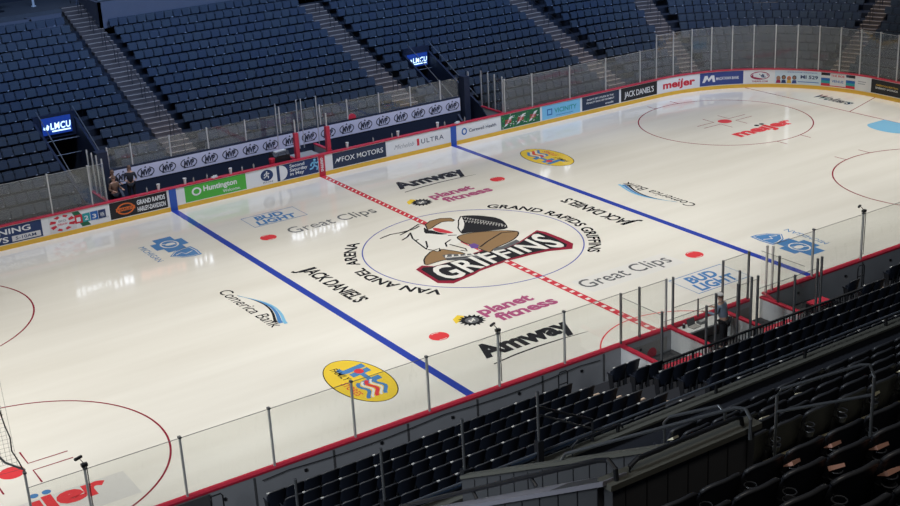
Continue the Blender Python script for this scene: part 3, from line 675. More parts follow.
far_stairs(RX + RR * math.radians(45.5), 1.5, 9, 12, 'short pale steps at the middle of the corner seating')

# seats of the far stand: thousands, one object
def quick_seat(mb, M, m, plate, pan=True):
    w = .245
    pts = [(-w, .00, .46), (w, .00, .46), (w + .005, .06, .82), (w - .02, .065, .85), (-w + .02, .065, .85), (-w - .005, .06, .82)]
    f = [Vector(p) for p in pts]; k = [Vector((p[0], p[1] + .04, p[2])) for p in pts]
    vs = [M @ v for v in f + k]
    mb.add(vs, [(0, 1, 2, 3, 4, 5), (11, 10, 9, 8, 7, 6)] + [(i, 6 + i, 6 + (i + 1) % 6, (i + 1) % 6) for i in range(6)], m)
    q = [Vector(p) for p in ((-.225, -.10, .47), (.225, -.10, .47), (.23, -.04, .79), (-.23, -.04, .79), (-.22, -.04, .45), (.22, -.04, .45), (.23, -.005, .79), (-.23, -.005, .79))]
    mb.add([M @ v for v in q], [(0, 1, 2, 3), (4, 7, 6, 5), (0, 4, 5, 1), (3, 2, 6, 7), (1, 5, 6, 2), (0, 3, 7, 4)], m)
    a = [Vector(p) for p in ((.252, -.18, .56), (.278, -.18, .56), (.278, .06, .60), (.252, .06, .60), (.255, -.12, .0), (.275, -.12, .0))]
    mb.add([M @ v for v in a], [(0, 1, 2, 3), (4, 5, 1, 0)], M_BLK)
    if plate:
        c = [Vector(p) for p in ((.13, -.125, .46), (.225, -.125, .46), (.225, -.12, .495), (.13, -.12, .495))]
        mb.add([M @ v for v in c], [(0, 1, 2, 3)], plate)
def seat_M(x, y, z, n):    # n: unit vector pointing away from the rink; local +y = n
    rz = math.atan2(n[1], n[0]) - PI / 2
    return Matrix.Translation((x, y, z)) @ Matrix.Rotation(rz, 4, 'Z')
STUFF = MB()
M_PLATE = mat('seat_number_plate', (.30, .31, .33), .4)
for k in range(NFAR):
    d = drow(k) + .52
    s = FS0 + .3
    while s < FS1 - .3:
        sc = (RR + d) / RR if RX < s < RX + ARC else 1
        if not far_blocked(k, s, d):
            p, n = path(s, d); m = R.choice(M_SEATS)
            quick_seat(STUFF, seat_M(p.x, p.y, zrow(k), n), m, M_PLATE if R.random() < .45 else None)
        s += .53 / sc
# concourse edge walls behind the last row
dl = drow(NFAR)
b = MB()
ring(b, -27, -8.5, rect(dl, dl + .15, zrow(NFAR) - .6, zrow(NFAR) + .62), M_GREYW); ring(b, -8.5, -6.6, rect(dl + .85, dl + 1.0, zrow(NFAR) - .6, zrow(NFAR) + .55), M_GREYW)
ring(b, -8.6, -8.45, rect(dl, dl + .95, zrow(NFAR) - .6, zrow(NFAR) + .6), M_GREYW)
ring(b, -5.05, FS1, rect(dl - P_, dl - P_ + .15, zrow(NFAR) - .8, 7.45), M_GREYW); ring(b, -5.05, -4.9, rect(dl - P_, dl + 2.5, zrow(NFAR) - .8, 7.45), M_GREYW)
tag(b.build('trim_1'), 'grey painted parapet behind the top row of the far stand', 'parapet', kind='structure')
b = MB(); ring(b, FS0, FS1, rect(drow(20), dl + 6.5, zrow(20) - .3, zrow(20)), M_CONC); tag(b.build('floor'), 'dark concourse floor behind the far stand', 'floor', kind='structure')
b = MB(); ring(b, FS0, FS1, rect(dl + 6.5, dl + 6.8, zrow(NFAR), zrow(NFAR) + 8), M_DKWALL); tag(b.build('wall_far'), 'dark concourse wall behind the far stand', 'wall', kind='structure')
# concourse things in the upper left corner
z7 = zrow(20)
b = MB(); b.bb(-14.2, -9.9, 30.3, 31.2, z7, z7 + 1.15, mat('maroon_fabric', (.09, .02, .03), .8)); b.bb(-14.0, -10.1, 30.2, 30.3, z7 + .75, z7 + 1.0, MATS['maroon_fabric'])
tag(b.build('concession_counter'), 'dark maroon counter on the concourse beside the round table', 'counter')
b = MB()
b.bb(-3.9, 6, 31.2, 32.2, z7, z7 + .9, mat('beige_counter', (.20, .21, .20), .6)); b.bb(-4, 6.1, 31.1, 32.3, z7 + .9, z7 + .95, mat('beige_top', (.30, .30, .27), .5))
tag(b.build('concourse_counter'), 'long grey green counter on the concourse behind the parapet', 'counter')
b = MB(); b.tube([(-7.2, 32.4, z7), (-7.2, 32.4, z7 + 3)], .07, M_PALE, 10); b.cyl((-7.2, 32.4, z7), .14, .05, M_PALE); tag(b.build('concourse_post'), 'slim pale post on the concourse between round table and grey parapet', 'post')
b = MB(); b.tube([(-5.1, 31.2, z7), (-5.1, 31.2, z7 + 3)], .08, M_GREYW, 10); b.cyl((-5.1, 31.2, z7), .15, .05, M_GREYW); tag(b.build('concourse_post'), 'grey post on the concourse at the top of the first stairs', 'post')
tb = thing('concourse_table', 'dark round table on the concourse beside the maroon counter', 'table', (-9.2, 32.2, z7)); b = MB(); b.cyl((0, 0, 1.0), .55, .05, M_BLK, 24); b.build('tabletop', tb); b = MB(); b.cyl((0, 0, 0.04), .04, .96, M_BLK); b.cyl((0, 0, 0), .3, .04, M_BLK, 20); b.build('pedestal', tb)

# tunnels (vomitories) with lit signs
def vomitory(x0, x1, sgx, sgz, lb, sign_lb):
    v = thing('tunnel_entrance', lb, 'tunnel', kind='structure'); b = MB()
    yb = RY + drow(VOMR)      # back header
    for x in (x0 - .02, x1 - .1):
        lo = [(x, RY + .9, 0), (x + .12, RY + .9, 0), (x + .12, yb, 0), (x, yb, 0)]
        hi = [(x, RY + 2.2 if sx_bench(x) else RY + .9, 1.1), (x + .12, RY + 2.2 if sx_bench(x) else RY + .9, 1.1), (x + .12, yb, zrow(VOMR) + .35), (x, yb, zrow(VOMR) + .35)]
        b.hexa(lo, hi, M_NAVY)
    b.build('side_wall', v)
    b = MB(); b.bb(x0, x1, yb - .12, yb + .05, 2.55, zrow(VOMR) + .62, M_NAVY); b.build('header', v)
    b = MB(); b.bb(x0, x1, yb, yb + 6, -.02, 0.02, M_DKWALL); b.bb(x0, x1, yb, yb + 6, 2.9, 3.0, M_DKWALL); b.bb(x0 - .1, x0, yb, yb + 6, 0, 3, M_DKWALL); b.bb(x1, x1 + .1, yb, yb + 6, 0, 3, M_DKWALL)
    b.bb(x0 + .1, x0 + .9, yb + 1.0, yb + 1.2, 0, 2.6, mat('tan_wall', (.22, .15, .09), .7)); b.build('passage', v)
    b = MB()
    for zz in (1.15, 1.9):
        b.tube([(x0 + .1, yb - .5, zz + .6), (x1 - .1, yb - .5, zz + .6)], .02, M_ALUD, 6)
    b.tube([(x1 - .16, RY + 2.3, 1.6), (x1 - .16, yb - .3, zrow(VOMR) + .9)], .025, M_ALUD, 6)
    b.tube([(x0 + .16, RY + 2.3, 1.6), (x0 + .16, yb - .3, zrow(VOMR) + .9)], .025, M_ALUD, 6)
    b.build('guard_rail', v)
    sg = thing('tunnel_sign', sign_lb, 'lit sign')
    b = MB(); b.bb(sgx[0] - .03, sgx[1] + .03, yb - .2, yb - .12, sgz[0] - .03, sgz[1] + .03, M_BLK); b.build('sign_case', sg)
    b = MB(); yy = yb - .206; h = sgz[1] - sgz[0]
    b.add([(sgx[0], yy, sgz[0]), (sgx[1], yy, sgz[0]), (sgx[1], yy, sgz[1]), (sgx[0], yy, sgz[1])], [(0, 1, 2, 3)], mat('screen_blue', (.01, .03, .15), .3, emit=(.01, .05, .35), estr=.55)); b.build('screen', sg)
    b = MB(); wm = mat('screen_white', (.5, .6, .7), .3, emit=(.62, .88, 1.), estr=1.5)
    w = sgx[1] - sgx[0]
    text(b, 'LMCU', lambda x, y: (sgx[0] + w * (.28 + .70 * x), yy - .004, sgz[0] + h * (.30 + .38 * y)), wm, bold=.025, shear=.1, space=1.12)
    b.add([(sgx[0] + w * q, yy - .004, sgz[0] + h * r) for q, r in ((.32, .14), (.95, .14), (.95, .22), (.32, .22))], [(0, 1, 2, 3)], wm)
    b.add([(sgx[0] + w * q, yy - .004, sgz[0] + h * r) for q, r in ((.04, .35), (.20, .28), (.25, .5), (.18, .62), (.15, .45), (.06, .5))], [(0, 1, 2, 3, 4, 5)], wm)
    b.build('lettering', sg)
vomitory(-11.55, -9.45, (-11.2, -9.75), (2.75, 3.6), 'dark tunnel into the far stand beside the standing people', 'lit blue LMCU sign above the tunnel beside the standing people')
vomitory(9.45, 11.15, (9.6, 10.95), (2.65, 3.38), 'dark tunnel into the far stand behind the Corewell Health panel', 'smaller lit blue LMCU sign above the tunnel behind the ULTRA panel')

# ================================================================== TEAM BENCHES
YB = 15.0
b = MB(); b.bb(-9.9, 9.65, YB, YB + .12, 0, 1.95, M_NAVY); bw = b.build('bench_wall'); tag(bw, 'dark navy wall behind the two team benches', 'wall', kind='structure')
b = MB(); b.bb(-10.8, 11.1, RY + .2, YB, 0, .25, M_DKWALL); tag(b.build('floor'), 'dark raised floor of the team benches', 'floor', kind='structure')
bn = thing('banner', 'long lilac grey banner repeating MVP behind the team benches', 'banner'); b = MB(); b.bb(-9.82, 9.62, YB - .03, YB - .012, 1.16, 1.86, VP); b.build('banner_cloth', bn)
b = MB(); m_ = vinyl('charcoal', (.035, .038, .06))
for k in range(18):
    x = -9.25 + k * 1.08
    text(b, 'MVP', lambda u, v: (x - .27 + .54 * u, YB - .036, 1.36 + v * .28), m_, bold=.055, shear=.2)
    b.add([(x - .06, YB - .036, 1.70), (x + .06, YB - .036, 1.70), (x, YB - .036, 1.80)], [(0, 1, 2)], m_)
    for sg in (-1, 1):
        n_ = 8; vs = []
        for i in range(n_ + 1):
            a = -1.1 + 2.2 * i / n_
            for r_ in (0, .05): vs.append((x + sg * ((.30 + .08) * 1 * math.cos(a) - .0 + r_ * math.cos(a)), YB - .036, 1.50 + (.20 + r_) * math.sin(a)))
        b.add(vs, [(2 * i, 2 * i + 1, 2 * i + 3, 2 * i + 2) for i in range(n_)], m_)
    b.add([(x - .3, YB - .036, 1.27), (x + .3, YB - .036, 1.27), (x + .3, YB - .036, 1.30), (x - .3, YB - .036, 1.30)], [(0, 1, 2, 3)], m_)
b.build('lettering', bn)
xs = [-9.85, -8.72, -6.81, -4.9, -2.91, -1.03, 1.2, 2.77, 4.65, 6.56, 8.43, 9.62]
for i, (a, c) in enumerate(zip(xs, xs[1:])):
    g = thing('rink_glass', f'clear glass panel above the MVP banner, {ORD[i]} counted from the standing people', 'rink glass', group='glass behind the benches')
    b = MB(); b.bb(a + .03, c - .03, YB + .03, YB + .045, 1.95, 2.95, GL_FAR); b.build('glass_pane', g); b = MB(); b.bb(a - .03, a + .03, YB + .02, YB + .08, 1.955, 3.0 if i != 5 else 3.3, M_ALU); b.build('support_post', g)
for x0, x1, lb in ((-9.6, -1.3, 'behind the Huntington panel'), (1.2, 9.5, 'behind the ULTRA panel')):
    t_ = thing('team_bench', f'long dark team bench seat {lb}', 'bench'); b = MB(); b.bb(x0, x1, 14.2, 14.6, .62, .68, mat('bench_black', (.008, .009, .014), .95, spec=.1)); b.build('seat', t_)
    for k in range(6):
        b = MB(); x = x0 + .2 + (x1 - x0 - .4) * k / 5; b.bb(x - .04, x + .04, 14.25, 14.55, .25, .62, M_BLK); b.build('leg', t_)
for x, lb in ((-1.12, 'nearer the duffel bag'), (.60, 'nearer the FOX MOTORS panel')):
    t_ = thing('padded_post', f'tall red padded post at centre ice, {lb}', 'padded post'); b = MB(); b.bb(x - .10, x + .10, 13.15, 13.36, .25, 2.35, M_RED); b.build('padding', t_); b = MB(); b.bb(x - .03, x + .03, 13.25, 13.31, 2.35, 3.0, M_ALU); b.build('post', t_)
t_ = thing('bench_divider', 'low walls with red cap rails between the two benches at centre ice', 'divider'); b = MB()
for x in (-1.3, .75): b.bb(x - .05, x + .05, 13.3, 15, .25, 1.05, M_BRDG)
b.build('panel', t_); b = MB()
for x in (-1.3, .75): b.bb(x - .08, x + .08, 13.3, 15, 1.05, 1.11, M_RED)
b.build('cap_rail', t_); b = MB(); b.bb(-.95, .5, 13.3, 14.95, .75, .80, mat('grey_mat', (.30, .29, .27), .8)); b.build('table_top', t_)
b = MB()
for x in (-1.25, -.1, .15, 1.0): b.bb(x - .02, x + .02, 14.95, 15.0, 1.0, 3.5, M_ALU)
tag(b.build('glass_posts'), 'bare metal posts standing between the two benches', 'post'); bpy.data.objects['glass_posts'].name = 'metal_post'
# end wings of the bench area
for x, lb in ((-10.75, 'beside the standing people'), (11.15, 'above the Corewell Health panel')):
    t_ = thing('end_divider', f'perpendicular board with red cap and glass {lb}', 'divider'); b = MB(); b.bb(x - .05, x + .05, 13.16, 15.2, 0, 1.05, M_BRDG); b.build('panel', t_)
    b = MB(); b.bb(x - .08, x + .08, 13.16, 15.2, 1.05, 1.11, M_RED); b.build('cap_rail', t_); b = MB(); b.bb(x - .006, x + .006, 13.3, 15.1, 1.11, 2.9, GL_FAR); b.build('glass_pane', t_)
    for y_ in (13.2, 13.9, 14.5, 15.15):
        b = MB(); b.bb(x - .03, x + .03, y_ - .03, y_ + .03, 1.11, 3.05, M_ALU); b.build('support_post', t_)
t_ = thing('padded_column', 'dark padded column behind the people on the bench', 'column'); b = MB(); b.bb(-10.45, -9.95, 14.7, 15.2, .25, 2.9, M_NAVY); b.build('padding', t_)
t_ = thing('padded_column', 'dark padded column at the end of the MVP banner by the tunnel', 'column'); b = MB(); b.bb(9.75, 10.1, 14.7, 15.2, .25, 3.0, M_NAVY); b.build('padding', t_); b = MB(); b.bb(10.15, 10.2, 14.9, 15, .25, 3.2, M_ALU); b.build('post', t_)
# cups, bottles on the ledge
LZ = 1.11
cups = [(-7.05, 'c'), (-6.62, 'b'), (-5.95, 'b'), (-5.6, 'p'), (-4.75, 'c'), (-4.15, 'b'), (-3.55, 'b'), (-8.9, 'b'), (1.55, 'c'), (3.05, 'b'), (4.15, 'b'), (4.5, 'c'), (6.9, 'c'), (7.35, 'b'), (8.1, 'p'), (-8.35, 'c'), (8.6, 'b')]
for x, k in cups:
    side = 'Huntington side' if x < 0 else 'ULTRA side'
    if k == 'c':
        t_ = thing('paper_cup', f'stack of white paper cups on the {side} bench ledge', 'cup', (x, 13.07, LZ), 'white cups on the bench ledge'); b = MB(); b.cyl((0, 0, 0), .055, .26, M_PALE, 14, .08); b.cyl((0, 0, .26), .085, .02, M_PALE, 14); b.build('cup', t_); t_['label'] = f'white paper cup stack on the {side} bench ledge'
    elif k == 'b':
        t_ = thing('water_bottle', f'small grey water bottle on the {side} bench ledge', 'bottle', (x, 13.08, LZ), 'bottles on the bench ledge'); b = MB(); b.cyl((0, 0, 0), .036, .19, MATS['grey_mat'], 12); b.cyl((0, 0, .19), .036, .03, MATS['grey_mat'], 12, .015); b.build('bottle', t_); b = MB(); b.cyl((0, 0, .22), .015, .04, M_ALUD, 8); b.build('cap', t_)
    else:
        b = MB(); b.box((0, 0, .03), (.30, .16, .06), M_PALE, rz=.3); b.box((.05, .02, .08), (.18, .10, .04), M_PALE, rz=-.2); tag(b.build('folded_towel', loc=(x, 13.05, LZ)), f'folded white towel on the {side} bench ledge', 'towel')
t_ = thing('duffel_bag', 'black duffel bag with a pale top on the bench near centre ice', 'bag', (-1.85, 13.75, .25)); b = MB()
pr = [(-.28, 0), (.28, 0), (.34, .2), (.30, .62), (.15, .78), (-.15, .78), (-.30, .62), (-.34, .2)]
b.add([(-.42, y_, z_ + .45) for y_, z_ in pr] + [(.42, y_, z_ + .45) for y_, z_ in pr], [tuple(range(8)), tuple(range(8, 16))[::-1]] + [(i, (i + 1) % 8, 8 + (i + 1) % 8, 8 + i) for i in range(8)], M_BLK); b.build('bag_body', t_)
b = MB(); b.box((.02, -.02, 1.24), (.62, .22, .05), M_PALE, rz=.1); b.build('top_flap', t_); b = MB(); b.tube([(-.25, -.3, 1.0), (-.2, -.36, 1.2), (.2, -.36, 1.2), (.25, -.3, 1.0)], .02, M_BLK, 6); b.build('handle', t_)
b = MB(); b.bb(-.55, .55, -.35, .35, 0, .45, M_NAVY); b.build('stand', t_)
t_ = thing('bucket', 'small red bucket beside the black duffel bag', 'bucket', (-2.45, 13.35, LZ - .35)); b = MB(); b.cyl((0, 0, .3), .13, .26, M_RED, 16, .16); b.cyl((0, 0, .0), .10, .3, M_RED, 12); b.build('pail', t_); b = MB(); b.tube([(-.15, 0, .55), (-.1, 0, .7), (.1, 0, .7), (.15, 0, .55)], .008, M_BLK, 5); b.build('handle', t_)
b = MB(); b.tube([(3.02, 15.1, 1.98), (3.02, 15.0, 1.98)], .22, M_RED, 20); tag(b.build('round_sign'), 'small red round sign above the MVP banner', 'sign')
bpy.data.objects['round_sign'].rotation_euler = (0, 0, 0)

# ================================================================== PEOPLE
def skin_body(name, joints, edges, m, parent=None, sub=1, root=0):
    me = bpy.data.meshes.new(name); me.from_pydata([j[:3] for j in joints], edges, []); me.materials.append(m)
    o = bpy.data.objects.new(name, me); COL.objects.link(o)
    o.modifiers.new('s', 'SKIN'); sd = o.modifiers.new('u', 'SUBSURF'); sd.levels = sd.render_levels = sub
    L = me.skin_vertices[0].data
    for i, j in enumerate(joints):
        r = j[3]; L[i].radius = (r, r) if not isinstance(r, tuple) else r; L[i].use_root = (i == root)
    dg = bpy.context.evaluated_depsgraph_get(); dg.update()
    nm = bpy.data.meshes.new_from_object(o.evaluated_get(dg)); bpy.data.objects.remove(o)
    nm.polygons.foreach_set('use_smooth', [True] * len(nm.polygons))
    q = bpy.data.objects.new(name, nm); COL.objects.link(q)
    if parent: q.parent = parent
    return q
def uv_ball(mb, c, r, m, nu=14, nv=10, zmin=-1, zmax=1.):
    vs = []; fs = []
    for j in range(nv + 1):
        t_ = PI * j / nv; 
        for i in range(nu):
            a = 2 * PI * i / nu; vs.append((c[0] + r[0] * math.sin(t_) * math.cos(a), c[1] + r[1] * math.sin(t_) * math.sin(a), c[2] + r[2] * max(zmin, min(zmax, math.cos(t_)))))
    for j in range(nv):
        for i in range(nu): fs.append((j * nu + i, (j + 1) * nu + i, (j + 1) * nu + (i + 1) % nu, j * nu + (i + 1) % nu))
    mb.add(vs, fs, m)
def person(lb, loc, rz, shirt, trousers, hair, seated=False, reach=.0, lean=.08, cap=None, long_hair=False):
    """faces local -y"""
    P = thing('person', lb, 'person', loc, rz=rz); H = .95 if not seated else .50
    sh = H + .50; tw = lean
    J = [(0, 0, H, .13), (0, -tw * .5, H + .25, .125), (0, -tw, sh - .03, .14), (0, -tw - .01, sh + .09, .055), (0, -tw - .03, sh + .17, .06), (0, -tw - .045, sh + .25, .088), (0, -tw - .03, sh + .30, .07)]
    E = [(0, 1), (1, 2), (2, 3), (3, 4), (4, 5), (5, 6)]
    def chain(a, pts):
        p = a
        for q in pts: J.append(q); E.append((p, len(J) - 1)); p = len(J) - 1
        return p
    arms = []; legs = []
    for s in (-1, 1):
        ha = (s * .22, -tw - .30 - reach * .1, H + .18 + .1 * reach) if reach or seated else (s * .26, -tw - .08, H - .08)
        el = (s * .27, -tw - .02, H + .24) if reach or seated else (s * .27, -tw + .02, H + .20)
        arms.append([(s * .19, -tw, sh - .02, .058), el + (.045,), ha + (.032,)])
        w = chain(2, arms[-1])
        hd = Vector(ha); dr = (hd - Vector(el)).normalized()
        pm = chain(w, [tuple(hd + dr * .07) + (.030,)])
        for f in range(4): chain(pm, [tuple(hd + dr * (.10) + Vector((s * (-.024 + .016 * f), 0, 0))) + (.009,), tuple(hd + dr * (.135 + .008 * (f in (1, 2))) + Vector((s * (-.026 + .017 * f), 0, -.012))) + (.0085,)])
        chain(w, [tuple(hd + dr * .04 + Vector((-s * .04, 0, 0))) + (.011,), tuple(hd + dr * .075 + Vector((-s * .055, 0, -.005))) + (.009,)])
        if seated: lg = [(s * .10, 0, H - .03, .088), (s * .12, -.42, H - .0, .06), (s * .12, -.44, .10, .042), (s * .12, -.56, .05, .036)]
        else: lg = [(s * .10, 0, H - .06, .09), (s * .11, -.02, .50, .062), (s * .11, .02, .09, .042), (s * .12, -.12, .045, .036)]
        legs.append(lg); chain(0, lg)
    skin_body('body', J, E, M_SKIN, P)
    # shirt
    j = [(x, y, z, r * 1.14) for x, y, z, r in J[:3]]; j[0] = (0, 0, H - .04, .155); e = [(0, 1), (1, 2)]
    j.append((0, -tw - .005, sh + .03, .075)); e.append((2, 3))
    for a in arms:
        p = 2
        for q in a[:2] + [tuple(Vector(a[1][:3]).lerp(Vector(a[2][:3]), .8)) + (.040,)]: j.append((q[0], q[1], q[2], q[3] * 1.2)); e.append((p, len(j) - 1)); p = len(j) - 1
    skin_body('shirt', j, e, shirt, P)
    j = [(0, .005, H + .02, .15)]; e = []
    for lg in legs:
        p = 0
        for q in lg[:3]: j.append((q[0], q[1], q[2] + (.0), q[3] * 1.2)); e.append((p, len(j) - 1)); p = len(j) - 1
    skin_body('trousers', j, e, trousers, P)
    hz = sh + .235; hy = -tw - .04
    b = MB(); uv_ball(b, (0, hy + .012, hz + .03), (.088, .105, .115), hair, zmin=-.25)
    if long_hair: uv_ball(b, (0, hy + .06, hz - .09), (.095, .06, .17), hair)
    b.build('hair', P, True)
    b = MB(); uv_ball(b, (0, hy - .098, hz - .01), (.012, .02, .018), M_SKIN, 8, 6)
    for s in (-1, 1): uv_ball(b, (s * .088, hy + .0, hz - .01), (.012, .02, .03), M_SKIN, 8, 6)
    for s in (-1, 1): uv_ball(b, (s * .032, hy - .083, hz + .015), (.010, .008, .007), M_BLK, 8, 6)
    b.box((0, hy - .087, hz - .05), (.04, .01, .007), mat('lip', (.35, .12, .10)))
    b.build('face', P, True)
    if cap:
        b = MB(); uv_ball(b, (0, hy + .005, hz + .055), (.096, .112, .09), cap, zmin=0.); b.box((0, hy - .13, hz + .062), (.13, .10, .012), cap); b.build('cap', P, True)
    b = MB()
    for lg in legs:
        q = lg[3]; uv_ball(b, (q[0], q[1] + .03, .045), (.05, .14, .05), M_BLK, 12, 8)
    b.build('shoes', P, True)
    return P
SH_BL = mat('shirt_grey_blue', (.20, .25, .32), .85); TR_DK = mat('trousers_dark', (.014, .015, .02), .9); HAIR = mat('hair_brown', (.14, .075, .045), .7); CAPW = mat('cap_white', (.55, .54, .52), .8)
BRN = mat('jacket_brown', (.15, .085, .055), .85); BLKJ = mat('jacket_black', (.02, .022, .03), .85)
person('person in grey blue shirt and white cap standing at the near scorer table', (.20, -14.2, .36), PI + .35, SH_BL, TR_DK, HAIR, reach=.6, lean=.12, cap=CAPW).scale = (1.14, 1.14, 1.06)
person('person in a brown jacket standing at the very end of the bench', (-10.25, 13.6, .28), .2, BRN, TR_DK, HAIR, seated=False, reach=.5, long_hair=True)
person('person in black with long brown hair between two others', (-10.0, 14.45, .30), .2, BLKJ, TR_DK, HAIR, reach=.5, long_hair=True)
person('person in black with raised hands nearest the HARLEY-DAVIDSON panel', (-9.3, 13.95, .50), -.3, BLKJ, TR_DK, HAIR, reach=.8, long_hair=True)

# ================================================================== PENALTY BOXES (near side)
pb = thing('penalty_box', 'near side penalty and scorer boxes with red capped dividers', 'penalty box')
b = MB(); b.bb(-3.25, 5.4, -15.15, -13.2, -.02, .35, mat('rubber_floor', (.05, .05, .055), .9)); b.build('platform', pb)
DV = [-3.25, -1.1, 1.15, 2.98]
for x in DV:
    b = MB(); b.bb(x - .05, x + .05, -14.95, -13.15, .35, 1.05, M_BRDW); b.build('divider', pb); b = MB(); b.bb(x - .085, x + .085, -14.95, -13.15, 1.05, 1.115, M_RED); b.build('cap_rail', pb)
b = MB(); b.bb(-3.3, 5.4, -15.2, -15.1, 0, .95, M_BRDG); b.build('rear_panel', pb); b = MB(); b.bb(-3.3, 5.4, -15.22, -15.19, .55, .78, M_RED); b.bb(-3.3, 5.4, -15.10, -15.08, .42, .62, M_RED); b.build('red_strip', pb)
b = MB()
for x0, x1 in ((-3.1, -1.3), (1.3, 2.8)): b.bb(x0, x1, -14.95, -14.6, .75, .80, M_RED); b.bb(x0 + .1, x0 + .16, -14.9, -14.65, .35, .75, M_BLK); b.bb(x1 - .16, x1 - .1, -14.9, -14.65, .35, .75, M_BLK)
b.build('bench', pb)
b = MB(); b.bb(-1.0, 1.05, -13.75, -13.2, 1.0, 1.06, M_PALE); b.bb(-1.0, -.95, -13.7, -13.25, .35, 1.0, M_PALE); b.bb(1.0, 1.05, -13.7, -13.25, .35, 1.0, M_PALE); b.build('scorer_table', pb)
# boards adverts seen through the penalty glass
b = MB(); m_ = MATS['grey_mat']
for x0, x1 in ((-2.9, -1.35), (1.6, 2.45)): b.bb(x0, x1, -13.16, -13.145, .40, .85, m_)
b.build('inner_panel', pb)
b = MB(); b.tube([(-2.0, -13.165, .45), (-2.0, -13.15, .45)], .2, M_RED, 18); b.build('round_badge', pb)
for i, (x, y_, zt) in enumerate([(-3.2, -13.03, 2.85), (-2.42, -13.03, 2.86), (-1.28, -13.03, 2.84), (-.98, -13.03, 2.82), (1.26, -13.03, 2.82), (2.46, -13.03, 2.85), (3.33, -13.03, 2.84), (3.62, -13.03, 2.75),
                                  (-3.3, -15.05, 2.92), (-1.45, -15.05, 2.6), (-1.05, -15.05, 2.9), (-.1, -15.05, 2.98), (.5, -15.05, 3.05), (.78, -15.05, 3.02), (3.0, -13.9, 2.8), (1.15, -13.9, 2.75), (2.5, -15.05, 2.6), (3.55, -15.05, 2.9), (3.75, -15.05, 2.92)]):
    b = MB(); b.bb(x - .026, x + .026, y_ - .035, y_ + .035, 1.11 if y_ > -13.5 else .95, zt, M_ALUD if i not in (2, 6, 7) else M_ALU); b.build('support_post', pb)
b = MB(); b.bb(.13, .17, -13.05, -13.01, 1.11, 1.75, M_ALUD); b.build('support_post', pb)
for x0, x1, y_, z0, z1 in [(-3.15, -1.3, -13.03, 1.11, 2.8), (-.95, 1.25, -13.03, 1.11, 1.72), (1.28, 2.45, -13.03, 1.11, 2.8), (3.64, 5.6, -13.03, 1.11, 2.8), (-3.25, -1.5, -15.05, .95, 2.55), (-1.4, -.12, -15.05, .95, 2.55), (-.08, .76, -15.05, .95, 2.9), (.8, 2.5, -15.05, .95, 2.55), (2.54, 3.55, -15.05, .95, 2.55)]:
    b = MB(); b.bb(x0, x1, y_ - .006, y_ + .006, z0, z1, GL_NEAR); b.bb(x0, x1, y_ - .01, y_ + .01, z1, z1 + .01, M_ALUD); b.build('glass_pane', pb)
for x in (-3.25, 2.98):
    b = MB(); b.bb(x - .006, x + .006, -15.0, -13.1, 1.115, 2.75, GL_NEAR); b.bb(x - .01, x + .01, -15.0, -13.1, 2.75, 2.76, M_ALUD); b.build('glass_pane', pb)
b = MB(); M4 = Matrix.Translation((3.10, -13.45, .60)) @ Matrix.Rotation(1.25, 4, 'Z'); b.box(None, (.70, .05, .95), M_BRDW, M=M4); b.box(None, (.74, .12, .06), M_RED, M=M4 @ Matrix.Translation((0, 0, .50))); b.build('open_door', pb)
t_ = thing('laptop', 'open dark laptop on the near scorer table', 'laptop', (-.45, -13.5, 1.06), rz=.1); b = MB(); b.box((0, 0, .012), (.36, .25, .022), MATS['grey_mat']); b.build('keyboard_base', t_); b = MB(); b.box(None, (.36, .012, .24), M_ALUD, M=Matrix.Translation((0, .16, .13)) @ Matrix.Rotation(-.3, 4, 'X')); b.build('screen', t_)
b = MB(); b.box((0, 0, .04), (.3, .2, .08), M_ALUD); b.box((.0, -.02, .09), (.22, .1, .02), M_ALU); tag(b.build('control_console', loc=(-.05, -13.42, 1.06)), 'small grey control console on the near scorer table', 'console')
b = MB(); b.cyl((0, 0, 0), .05, .13, M_BLK, 14); b.cyl((0, 0, .13), .03, .03, M_PALE, 10); tag(b.build('coffee_cup', loc=(-.78, -13.35, 1.06)), 'dark drink cup at the end of the scorer table', 'cup')
# plants/equipment cluster at the right end
t_ = thing('equipment_box', 'red and black equipment case beyond the open penalty box door', 'equipment', (4.5, -14.4, .35)); b = MB(); b.bb(-.4, .4, -.25, .25, 0, .5, M_BLK); b.build('case', t_); b = MB(); b.bb(-.38, .38, -.23, .23, .5, .56, M_RED); b.build('lid', t_); b = MB(); b.tube([(-.15, -.26, .3), (-.15, -.3, .36), (.15, -.3, .36), (.15, -.26, .3)], .015, M_PALE, 6); b.build('handle', t_)
# fence behind the boxes
t_ = thing('railing_fence', 'black metal railing fence behind the penalty boxes', 'fence'); fy = -15.55
b = MB(); b.bb(-3.8, 5.6, fy - .03, fy + .03, 1.50, 1.56, M_BLK); b.bb(-3.8, 5.6, fy - .02, fy + .02, .62, .66, M_BLK); b.build('rail', t_)
for k in range(72):
    x = -3.8 + k * 9.4 / 71; b = MB(); w = .03 if k % 10 == 0 else .012; b.bb(x - w, x + w, fy - w, fy + w, .0 if k % 10 == 0 else .64, 1.52, M_BLK); b.build('post' if k % 10 == 0 else 'baluster', t_)
